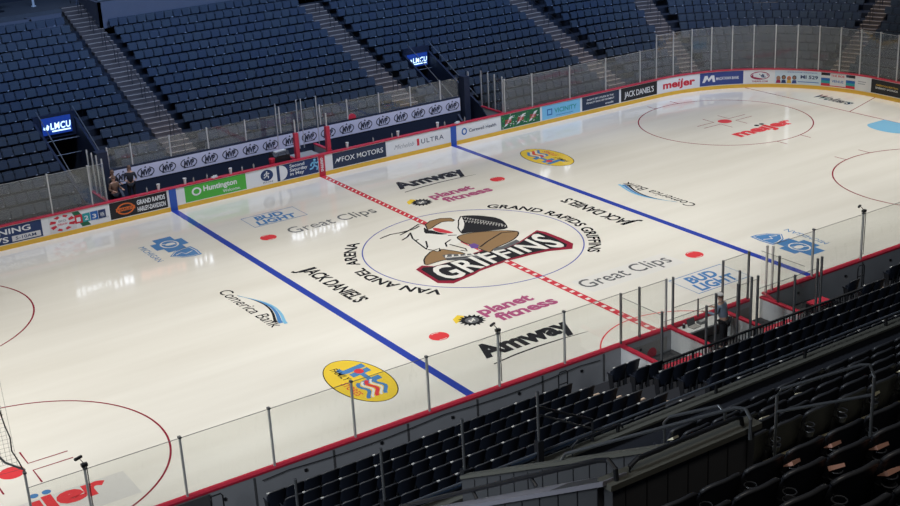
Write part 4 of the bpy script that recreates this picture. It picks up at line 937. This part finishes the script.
# ================================================================== CAMERA (fitted to the rink markings)
CAMP = [-28.27819, -42.28134, 18.88432, 0.57061, 0.36027, -0.053, 1312.63608]
def cam_axes():
    x, y, z, yaw, pit, rol, f = CAMP
    cp, sp = math.cos(pit), math.sin(pit)
    fw = Vector((math.sin(yaw) * cp, math.cos(yaw) * cp, -sp)); r = Vector((math.cos(yaw), -math.sin(yaw), 0)); u = r.cross(fw)
    cr, sr = math.cos(rol), math.sin(rol)
    return Vector((x, y, z)), r * cr + u * sr, -r * sr + u * cr, fw, f
C0, CR_, CU_, CF_, FPX = cam_axes()
cd = bpy.data.cameras.new('camera'); cam = bpy.data.objects.new('camera', cd); COL.objects.link(cam)
cam.matrix_world = Matrix(((CR_.x, CU_.x, -CF_.x, C0.x), (CR_.y, CU_.y, -CF_.y, C0.y), (CR_.z, CU_.z, -CF_.z, C0.z), (0, 0, 0, 1)))
cd.sensor_width = 36; cd.lens = FPX / 900 * 36; cd.clip_end = 500; SC.camera = cam
def in_view(p, mx=15):
    d = Vector(p) - C0; w = d.dot(CF_)
    if w <= .5: return None
    x = 450 + FPX * d.dot(CR_) / w; y = 253 - FPX * d.dot(CU_) / w
    return w if -mx < x < 900 + mx and -mx < y < 506 + mx + 40 / 1. else None

# ================================================================== NEAR SEATING
def seat_meshes(kind):
    up = kind == 'upper'; m = M_SEATU if up else M_SEATN; out = {}
    # curved backrest shell
    nx, nz = 10, 6; th = .035; W_ = .262; b = MB(); vs = []
    zb, zt = (.30, .90) if up else (.28, .86)
    for side in (0, 1):
        for j in range(nz + 1):
            v = j / nz; z = zb + (zt - zb) * v
            for i in range(nx + 1):
                u = -1 + 2 * i / nx; w = W_ * (1 - (.10 if up else .05) * max(0, v - .75) * 4 * .8); zz = z - (.05 * abs(u) ** 4 if j == nz else 0)
                y = .02 + .12 * v ** 1.3 - .05 * u * u * 1.0 + (th if side else 0); vs.append((w * u, y, zz))
    N = (nx + 1) * (nz + 1); fs = []
    for j in range(nz):
        for i in range(nx):
            a = j * (nx + 1) + i; q = (a, a + 1, a + nx + 2, a + nx + 1); fs.append(q[::1]); fs.append(tuple(N + k for k in q[::-1]))
    for i in range(nx):
        fs.append((i + 1, i, N + i, N + i + 1)); a = nz * (nx + 1) + i; 
    for j in range(nz):
        a = j * (nx + 1); fs.append((a, a + nx + 1, N + a + nx + 1, N + a)); c = a + nx; fs.append((c + nx + 1, c, N + c, N + c + nx + 1))
    b.add(vs, fs, m)
    top = [nz * (nx + 1) + i for i in range(nx + 1)]
    b.tube([((vs[k][0]), (vs[k][1] + vs[N + k][1]) / 2, vs[k][2]) for k in top], .021, M_SEATE if not up else mat('seat_edge_dark', (.045, .047, .052), .4), 6)  # rim tube in a lighter tone, painting the lit edge
    out['backrest'] = b
    b = MB(); a0 = .34 if not up else .34
    pr = [(-.16, .36), (-.11, .33), (-.02, .35), (.01, .60), (-.06, .66), (-.11, .63)]
    b.add([(-.215, y, z) for y, z in pr] + [(.215, y, z) for y, z in pr], [tuple(range(6)), tuple(range(6, 12))[::-1]] + [(i, (i + 1) % 6, 6 + (i + 1) % 6, 6 + i) for i in range(6)], m)
    out['seat_pan'] = b
    b = MB(); b.bb(.255, .28, -.20, .06, .54, .575, m); b.hexa([(.25, -.05, 0), (.28, -.05, 0), (.28, .10, 0), (.25, .10, 0)], [(.25, -.16, .56), (.28, -.16, .56), (.28, .06, .56), (.25, .06, .56)], M_BLK)
    out['armrest'] = b
    b = MB(); n = 12
    for z in (.71, .78): b.tube([(.265 + .055 * math.cos(2 * PI * k / n), .20 + .055 * math.sin(2 * PI * k / n), z) for k in range(n + 1)], .006, M_SEATE, 5, False)
    b.bb(.258, .272, .14, .15, .64, .80, M_BLK); b.bb(.258, .272, .06, .20, .645, .66, M_BLK); b.cyl((.265, .20, .64), .042, .07, M_BLK, 12, .05); out['cup_holder'] = b
    b = MB(); b.bb(-.03, .03, -.02, .08, 0, .40, M_BLK); b.bb(-.06, .06, -.05, .11, 0, .02, M_BLK); out['floor_bracket'] = b
    return out
PROTO = {}
for kd in ('lower', 'upper'):
    d_ = {}
    for nm, mb in seat_meshes(kd).items():
        me = bpy.data.meshes.new(nm); me.from_pydata(mb.v, [], mb.f)
        for m in mb.mats: me.materials.append(m)
        me.polygons.foreach_set('material_index', mb.m); me.update()
        if nm == 'backrest': me.polygons.foreach_set('use_smooth', [True] * len(mb.f))
        d_[nm] = me
    PROTO[kd] = d_
bp = MB(); bp.box((.25, .11, .835), (.085, .04, .03), M_PALE); PL = bpy.data.meshes.new('end_cap'); PL.from_pydata(bp.v, [], bp.f); PL.materials.append(M_PALE)
def put_seat(kd, M, lb, grp, cap):
    t_ = bpy.data.objects.new('stadium_seat', None); COL.objects.link(t_); t_.matrix_world = M; t_.empty_display_size = .1
    tag(t_, lb, 'seat', grp)
    for nm, me in PROTO[kd].items():
        if nm == 'cup_holder': continue
        o = bpy.data.objects.new(nm, me); COL.objects.link(o); o.parent = t_
        if nm == 'armrest' and kd == 'upper':
            q = bpy.data.objects.new('cup_holder', PROTO[kd]['cup_holder']); COL.objects.link(q); q.parent = o
    if cap:
        o = bpy.data.objects.new('end_cap', PL); COL.objects.link(o); o.parent = t_
        o['label'] = 'pale end cap'
def nth(n): return f'{n}{"th" if 10 < n % 100 < 14 else {1: "st", 2: "nd", 3: "rd"}.get(n % 10, "th")}'
cands = []
NA = [(-17.5, 1.15), (-5.78, 1.15), (7.3, 1.1)]
NNEAR = 8
PN = 1.03; RN = .325
def zn(k): return .5 + RN * k
def dn(k): return .72 + PN * k
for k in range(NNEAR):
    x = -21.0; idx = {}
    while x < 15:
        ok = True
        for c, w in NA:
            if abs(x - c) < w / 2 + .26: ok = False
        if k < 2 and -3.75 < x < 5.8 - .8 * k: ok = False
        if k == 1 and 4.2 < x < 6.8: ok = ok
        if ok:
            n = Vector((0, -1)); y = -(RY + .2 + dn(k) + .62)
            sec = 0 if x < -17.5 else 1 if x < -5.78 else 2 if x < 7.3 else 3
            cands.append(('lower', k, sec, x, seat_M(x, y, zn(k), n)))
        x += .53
UZ = .498
def uy(k): return -30.0 - P_ * k - max(0, k - 6) * .09
def uz(k): return 8.99 + UZ * k + max(0, k - 6) * .07
USTART = {0: -16.6, 1: -17.2, 2: -17.6, 3: -18.0, 4: -18.9, 5: -16.2}
for k in range(0, 12):
    x = -27.0 + .14
    while x < -5:
        ok = k > 5 or x > USTART[k] - .3
        if ok: cands.append(('upper', k, 0 if x < -19.4 else 1, x, seat_M(x, uy(k), uz(k), Vector((0, -1)))))
        x += .535
scored = []
for c in cands:
    w = in_view(c[4].translation + Vector((0, 0, .7)))
    if w is None:
        if c[0] == 'lower' and -20 < c[3] < 14: scored.append((500 + c[3], c))
        continue
    scored.append((w if not (c[0] == 'lower' and c[1] > 5) else w + 300, c))
scored.sort(key=lambda q: q[0])
PLACED = {}
for i, (w, c) in enumerate(scored):
    kd, k, sec, x, M = c
    cap = R.random() < .32
    if i < 300:
        if kd == 'lower':
            ref = {0: 'past the gate stairs', 1: 'from the stairs toward the net', 2: 'from the stairs toward the penalty boxes', 3: 'past the penalty boxes'}[sec]
            base = {0: -18.0, 1: -6.4, 2: -5.2, 3: 7.9}[sec]; n_ = int(round(abs(x - base) / .53)) + 1
            lb = f'navy folding seat, {ORD[k]} row behind near boards, {nth(n_)} {ref}'
            put_seat('lower', M, lb, 'folding seats behind the near boards', cap)
        else:
            n_ = int(abs(x + 19.4) / .535) + 1
            lb = f'black upper tier seat, {ORD[k]} row, {nth(n_)} from the handrail stairs {"on the stairwell side" if sec == 0 else "away from the stairwell"}'
            put_seat('upper', M, lb, 'black seats of the upper tier', False)
            PLACED[(k, sec, n_)] = M
    else:
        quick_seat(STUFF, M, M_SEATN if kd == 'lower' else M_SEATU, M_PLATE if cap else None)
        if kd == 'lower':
            q = [M @ Vector(p) for p in ((-.2, .1, .865), (.2, .1, .865), (.2, .12, .875), (-.2, .12, .875))]; STUFF.add(q, [(0, 1, 2, 3)], M_SEATE)  # lighter strip paints the lit top edge on the merged seats
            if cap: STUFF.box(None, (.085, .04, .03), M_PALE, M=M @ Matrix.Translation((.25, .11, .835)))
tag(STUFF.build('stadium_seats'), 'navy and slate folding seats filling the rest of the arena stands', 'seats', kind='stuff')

# lower near terrace and stairs
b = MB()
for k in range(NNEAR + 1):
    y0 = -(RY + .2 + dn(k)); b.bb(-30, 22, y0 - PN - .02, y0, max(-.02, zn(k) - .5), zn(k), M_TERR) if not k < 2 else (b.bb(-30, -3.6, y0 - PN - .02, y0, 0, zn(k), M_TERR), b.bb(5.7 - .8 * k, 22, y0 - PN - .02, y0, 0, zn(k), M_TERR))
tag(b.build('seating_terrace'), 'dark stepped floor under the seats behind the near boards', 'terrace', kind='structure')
def near_stairs(x, w, k1, lb):
    st = thing('aisle_stairs', lb, 'stairs', kind='structure'); b = MB(); nb = MB()
    for k in range(k1):
        for h in (0, 1):
            y0 = -(RY + .2 + dn(k) - .04 + PN / 2 * h); z = (zn(k - 1) if k else zn(0) - RN) + RN / 2 * (h + 1)
            b.bb(x - w / 2, x + w / 2, y0 - PN / 2 - .02, y0, z - .2, z + .02, M_CONCL); nb.bb(x - w / 2 + .02, x + w / 2 - .02, y0 - .07, y0, z + .02, z + .03, M_NOSE)
    b.build('steps', st); nb.build('step_nosing', st)
near_stairs(-5.78, 1.12, 8, 'pale stairs between the near seats left of the penalty box'); near_stairs(7.3, 1.1, 8, 'pale stairs between the near seats right of the penalty box'); near_stairs(-17.5, 1.1, 8, 'pale stairs between the near seats at the lower left')
for x, lb in ((-6.2, 'before the penalty box'), (7.25, 'beyond the penalty box'), (-17.6, 'beside the gate panel')):
    b = MB(); y_ = -13.85
    b.tube([(x - .17, y_, 0), (x - .17, y_, 1.28), (x - .12, y_, 1.36), (x + .12, y_, 1.36), (x + .17, y_, 1.28), (x + .17, y_, 0)], .022, M_BLK, 6); b.tube([(x - .17, y_, .95), (x + .17, y_, .95)], .018, M_BLK, 6)
    tag(b.build('grab_rail'), f'black loop shaped grab rail at the foot of the stairs {lb}', 'rail')
b = MB(); P0 = []
for k in range(60):
    x = -16 + k * .2; P0.append((x, -13.18, .93 - .10 * abs(math.sin(x * .62))))
b.tube(P0, .012, M_BLK, 5); tag(b.build('power_cable'), 'thin black cable draped along the back of the near boards', 'cable')
b = MB(); b.bb(-18.75, -17.55, -13.2, -13.15, 0, 1.04, MATS['grey_board_back'] if False else M_CONC); tag(b.build('gate_panel'), 'dark gate panel in the back of the near boards', 'gate')

# ================================================================== UPPER TIER
WALLD = mat('tunnel_wall_panel', (.060, .062, .066), .8, noise=.15, nscale=2); CAPM = mat('wall_cap', (.115, .115, .095), .7); CAPL = mat('wall_cap_pale', (.26, .255, .29), .6)
RAMP = mat('ramp_concrete', (.12, .125, .13), .8, noise=.1, nscale=2)
b = MB(); b2 = MB(); XV0, XV1 = -21.5, -19.95
for k in range(0, 13):
    y0 = uy(k) + .72; z = uz(k)
    if k < 6:
        b.bb(-32, XV0, y0 - P_ - .02, y0, z - .8, z, M_TERR); b.bb(-19.85 if k != 5 else -15.5, -2, y0 - P_ - .02, y0, z - .8, z, M_TERR)
        if k == 5: b2.bb(-19.85, -15.5, y0 - P_ - .02, y0, z - .8, z, M_CONCY)
        if k < 4: b2.bb(-19.82, USTART[k] - .25, y0 - P_ - .02, y0, z, z + .03, RAMP)
        else: b2.bb(-19.82, -19.35, y0 - P_ / 2, y0, z, z + UZ / 2, M_CONCY)
    else: b.bb(-32, -2, y0 - P_ - .12, y0, z - .8, z, M_TERR)
b.bb(-32, -2, -29.3, -28.6, 8.75, 8.99, M_TERR)
tag(b.build('seating_terrace'), 'dark stepped floor of the near upper tier', 'terrace', kind='structure')
tag(b2.build('aisle_stairs'), 'pale yellowish treads beside the upper tier stairwell', 'stairs', kind='structure')
up = thing('tunnel_wall', 'dark panelled walls around the upper tier stairwell', 'wall', kind='structure')
b = MB(); b.bb(-21.5, -19.68, -34.25, -34.12, 8.5, 12.58, WALLD)
for k in range(7): b.bb(-21.35 + .26 * k, -21.345 + .26 * k, -34.262, -34.25, 8.5, 12.57, M_BLK)
b.build('back_wall', up); b = MB(); b.bb(-21.55, -19.62, -34.29, -34.10, 12.58, 12.64, CAPM); b.build('wall_cap', up)
def slope_wall(x0, x1, za, sl, cm, lb):
    ya, yb_ = -34.12, -29.3; zb_ = za - sl * (yb_ - ya); b = MB()
    b.hexa([(x0, ya, 7.2), (x1, ya, 7.2), (x1, yb_, 7.2), (x0, yb_, 7.2)], [(x0, ya, za - .05), (x1, ya, za - .05), (x1, yb_, zb_ - .05), (x0, yb_, zb_ - .05)], WALLD)
    for k in range(16):
        y_ = ya + .3 * k; b.bb(x0 - .008, x0, y_, y_ + .012, 7.3, za - sl * (y_ - ya) - .1, M_BLK)
    b.build('side_wall', up)
    b = MB(); b.hexa([(x0 - .03, ya - .1, za - .05), (x1 + .03, ya - .1, za - .05), (x1 + .03, yb_, zb_ - .05), (x0 - .03, yb_, zb_ - .05)], [(x0 - .03, ya - .1, za), (x1 + .03, ya - .1, za), (x1 + .03, yb_, zb_), (x0 - .03, yb_, zb_)], cm); o = b.build('wall_cap', up); o['label'] = lb
slope_wall(-21.56, -21.33, 12.67, .604, CAPL, 'pale sloping cap on the nearer stairwell wall')
slope_wall(-19.95, -19.86, 12.58, .56, CAPM, 'dark sloping cap on the farther stairwell wall')
b = MB(); b.bb(-21.33, -19.95, -34.12, -29.3, 8.4, 8.6, RAMP); b.build('landing', up)
par = thing('front_parapet', 'dark parapet with a long steel blue rail along the front of the near upper tier', 'parapet'); PY = -28.7
b = MB(); b.bb(-30, -2, PY - .07, PY + .07, 8.0, 9.13, M_DKWALL); b.build('wall', par); b = MB(); b.bb(-30, -2, PY - .10, PY + .10, 9.13, 9.17, CAPM); b.build('wall_cap', par)
b = MB(); b.tube([(-30, PY, 9.35), (-2, PY, 9.35)], .018, mat('rail_dark_steel', (.14, .16, .19), .35, metal=.4), 8); b.tube([(-21.5, PY + .05, 9.28), (-17.25, PY + .05, 9.28)], .035, mat('steel_blue', (.07, .11, .19), .35, metal=.3), 8); b.build('top_rail', par)
for k in range(14): b = MB(); b.bb(-29 + 2.05 * k - .02, -29 + 2.05 * k + .02, PY - .02, PY + .02, 9.15, 9.34, M_BLK); b.build('rail_bracket', par)
for x in (-22.1, -20.82, -19.51, -18.2):
    b = MB(); b.tube([(x, PY, 9.0), (x, PY, 10.34)], .022, mat('steel_grey', (.10, .105, .11), .4, metal=.4), 8); b.bb(x - .05, x + .05, PY - .05, PY + .05, 9.15, 9.55, M_BLK)
    tag(b.build('guard_post'), {-22.1: 'slim grey guard post on the upper tier rail farthest from the braces', -20.82: 'slim guard post on the upper tier rail two posts from the braces', -19.51: 'slim grey guard post above the stairwell side wall', -18.2: 'slim guard post with two diagonal braces on the upper tier rail'}[x], 'post')
b = MB(); b.tube([(-18.2, PY, 10.09), (-17.2, PY, 9.55), (-17.2, PY, 9.2)], .022, M_BLK, 6); b.tube([(-18.2, PY, 9.97), (-17.2, PY, 9.40)], .016, MATS['steel_grey'], 6); tag(b.build('diagonal_brace'), 'pair of thin diagonal braces running down from the guard post to the rail', 'brace')
def rail(name, lb, pts, r=.026, posts=(), m=None, pr=.026):
    t_ = thing(name, lb, 'handrail'); b = MB(); b.tube(pts, r, m or M_BLK, 8); b.build('rail', t_)
    for a, c in posts: b = MB(); b.tube([a, c], pr, M_BLK, 8); b.build('post', t_)
def v1(y, dz): return (-21.44, y, 12.67 - .604 * (y + 34.12) + dz)
rail('handrail', 'black pipe handrail over the pale sloping wall cap', [v1(-30.2, .10), v1(-33.95, .15), v1(-34.12, .13), v1(-34.22, .02), (-21.44, -34.24, 12.6)], .026, [((v1(-31.9, -.0)), v1(-31.82, .12)), (v1(-33.0, 0), v1(-32.9, .13))], pr=.022)
rail('handrail', 'black handrail along the back wall of the upper tier stairwell', [(-21.25, -34.2, 12.62), (-21.25, -34.2, 12.70), (-21.15, -34.2, 12.75), (-19.9, -34.2, 12.75), (-19.82, -34.2, 12.72), (-19.8, -34.2, 12.62)], .024)
SR = mat('rail_steel', (.13, .14, .15), .35, metal=.5)
rail('handrail', 'looped dark handrail rising beside the stairwell, nearer of two', [(-19.9, -31.4, 11.0), (-19.9, -31.5, 11.16), (-19.9, -34.2, 12.86), (-19.9, -34.33, 12.90), (-19.9, -34.4, 12.82), (-19.9, -34.4, 12.6)], .02, m=SR)
rail('handrail', 'looped dark handrail rising beside the stairwell, farther of two', [(-19.72, -33.0, 11.6), (-19.72, -33.0, 12.14), (-19.72, -33.08, 12.24), (-19.72, -33.8, 12.66), (-19.72, -33.88, 12.62), (-19.72, -33.9, 12.3)], .018, m=SR)
rail('handrail', 'grey tube handrail with two bars beside the upper tier chairs', [(-19.35, -34.22, 11.5), (-19.35, -34.22, 12.82), (-19.35, -34.28, 12.92), (-19.35, -35.2, 13.52), (-19.35, -35.3, 13.56), (-19.35, -35.36, 13.46), (-19.35, -35.36, 12.0)], .016, m=SR)
b = MB(); b.tube([(-19.35, -34.22, 12.64), (-19.35, -35.36, 13.28)], .015, SR, 8); tag(b.build('handrail'), 'lower bar of the grey tube handrail beside the upper tier chairs', 'handrail')
rail('handrail', 'small box shaped rail behind the steel blue parapet rail', [(-17.9, -29.1, 9.0), (-17.9, -29.1, 9.52), (-17.8, -29.1, 9.58), (-17.0, -29.1, 9.58), (-16.95, -29.1, 9.5)], .018)
# leaflets on the upper tier seats
LEAF = mat('leaflet_pink', (.72, .38, .28), .7); LEAFY = mat('leaflet_cream', (.80, .74, .52), .7)
def leaflet(M, k, sec, n_, m, wd):
    b = MB(); b.hexa([(-.08, -.06, 0), (.06, -.07, 0), (.08, .04, .0), (-.06, .05, 0)], [(-.08, -.06, .006), (.06, -.07, .006), (.08, .04, .04), (-.06, .05, .03)], m)
    o = b.build('leaflet'); o.matrix_world = M @ Matrix.Translation((.262, .20, .80)) @ Matrix.Rotation(.45, 4, 'X') @ Matrix.Rotation(R.uniform(-.6, .6), 4, 'Z')
    tag(o, f'{wd} leaflet on the {ORD[k]} row upper seat, {nth(n_)} from stairs {"on the stairwell side" if sec == 0 else "away from the stairwell"}', 'leaflet', 'leaflets left on the upper seats')
for (k, sec, n_), M in sorted(PLACED.items()):
    if k >= 6 and (n_ * 3 + k * 2) % 5 in (0, 2): leaflet(M, k, sec, n_, LEAF, 'pink')
    elif k < 6 and (n_ * 5 + k * 3) % 6 == 0: leaflet(M, k, sec, n_, LEAFY, 'cream')

# ================================================================== RIBBON DISPLAYS high over the far stand (seen only as glints in the ice)
RW = mat('ribbon_white', (.5, .5, .5), .4, emit=(.85, .90, 1.), estr=3.2); RRD = mat('ribbon_red', (.5, .2, .1), .4, emit=(1., .35, .22), estr=1.3); RBL = mat('ribbon_case', (.01, .01, .012), .5)
b = MB(); b.bb(-30, 60, 33.05, 33.4, 10.0, 11.2, RBL); rb = b.build('ribbon_display'); tag(rb, 'long dark ribbon display high above the far stand', 'display')
for x0, x1, m in ((-7.2, -3.2, RW), (-3.0, .2, RRD), (.6, 2.3, RW), (7.6, 12.2, RW), (28.5, 29.6, RW), (30.8, 31.8, RW)):
    b = MB(); n = int((x1 - x0) / .34); r_ = random.Random(int(x0 * 7))
    for k in range(n):
        xa = x0 + k * .34; z0 = 10.35 + r_.choice((0, .05)); z1 = z0 + r_.choice((.35, .45, .5)); w = r_.choice((.18, .24, .28))
        b.add([(xa, 33.04, z0), (xa + w, 33.04, z0), (xa + w, 33.04, z1), (xa, 33.04, z1)], [(0, 1, 2, 3)], m)
    b.build('lit_segment', rb)
b = MB(); b.bb(54, 64, 36.0, 36.4, 15.2, 17.2, RBL); rb = b.build('corner_display'); tag(rb, 'dark corner display above the far right stand', 'display')
b = MB()
for k in range(9): b.add([(55.6 + k * .85, 35.98, 15.9), (56.15 + k * .85, 35.98, 15.9), (56.15 + k * .85, 35.98, 16.7), (55.6 + k * .85, 35.98, 16.7)], [(0, 1, 2, 3)], RRD)
b.build('lit_segment', rb)

# ================================================================== LIGHT
def spot(x, y, z, tx, ty, e, ang, blend, col, r=.6):
    l = bpy.data.lights.new('arena_spot', 'SPOT'); l.energy = e; l.spot_size = math.radians(ang); l.spot_blend = blend; l.color = col; l.shadow_soft_size = r
    o = bpy.data.objects.new('arena_spot', l); COL.objects.link(o); o.location = (x, y, z)
    o.rotation_euler = (Vector((tx, ty, 0)) - Vector((x, y, z))).to_track_quat('-Z', 'Y').to_euler()
for x in (-30, -15, 0, 15, 30):
    for y in (-8, 3):
        spot(x, y, 27, x * .98, y + (2 if y > 0 else 0), 9500, 72, .5, (1., .965, .885))
def area(x, y, z, sx, sy, e, col, t, spread=PI):
    l = bpy.data.lights.new('fill_light', 'AREA'); l.shape = 'RECTANGLE'; l.size = sx; l.size_y = sy; l.energy = e; l.color = col; l.spread = spread
    o = bpy.data.objects.new('fill_light', l); COL.objects.link(o); o.location = (x, y, z); o.rotation_euler = (Vector(t) - Vector((x, y, z))).to_track_quat('-Z', 'Y').to_euler()
area(10, 3, 26, 64, 3, 4500, (.32, .52, 1.), (11, 25, 3), math.radians(66))  # bluish wash added to lift the far seats, no fixture behind it
area(-40, -30, 27, 4, 20, 1500, (.82, .90, 1.), (-10, -20, 3), math.radians(70))  # added fill for the near seat backs and board backs, not a real lamp
area(-24, -39, 24, 3, 3, 260, (1., .92, .80), (-18.5, -35, 12))
w = bpy.data.worlds.new('world'); SC.world = w; w.use_nodes = True
w.node_tree.nodes['Background'].inputs[0].default_value = (.35, .5, .85, 1); w.node_tree.nodes['Background'].inputs[1].default_value = .03
SC.view_settings.view_transform = 'Standard'; SC.view_settings.look = 'None'; SC.view_settings.gamma = 1; SC.view_settings.exposure = 0
SC.view_settings.use_curve_mapping = False
SC.cycles.transparent_max_bounces = 32; SC.cycles.use_denoising = True; SC.cycles.max_bounces = 6; SC.cycles.sample_clamp_indirect = 4
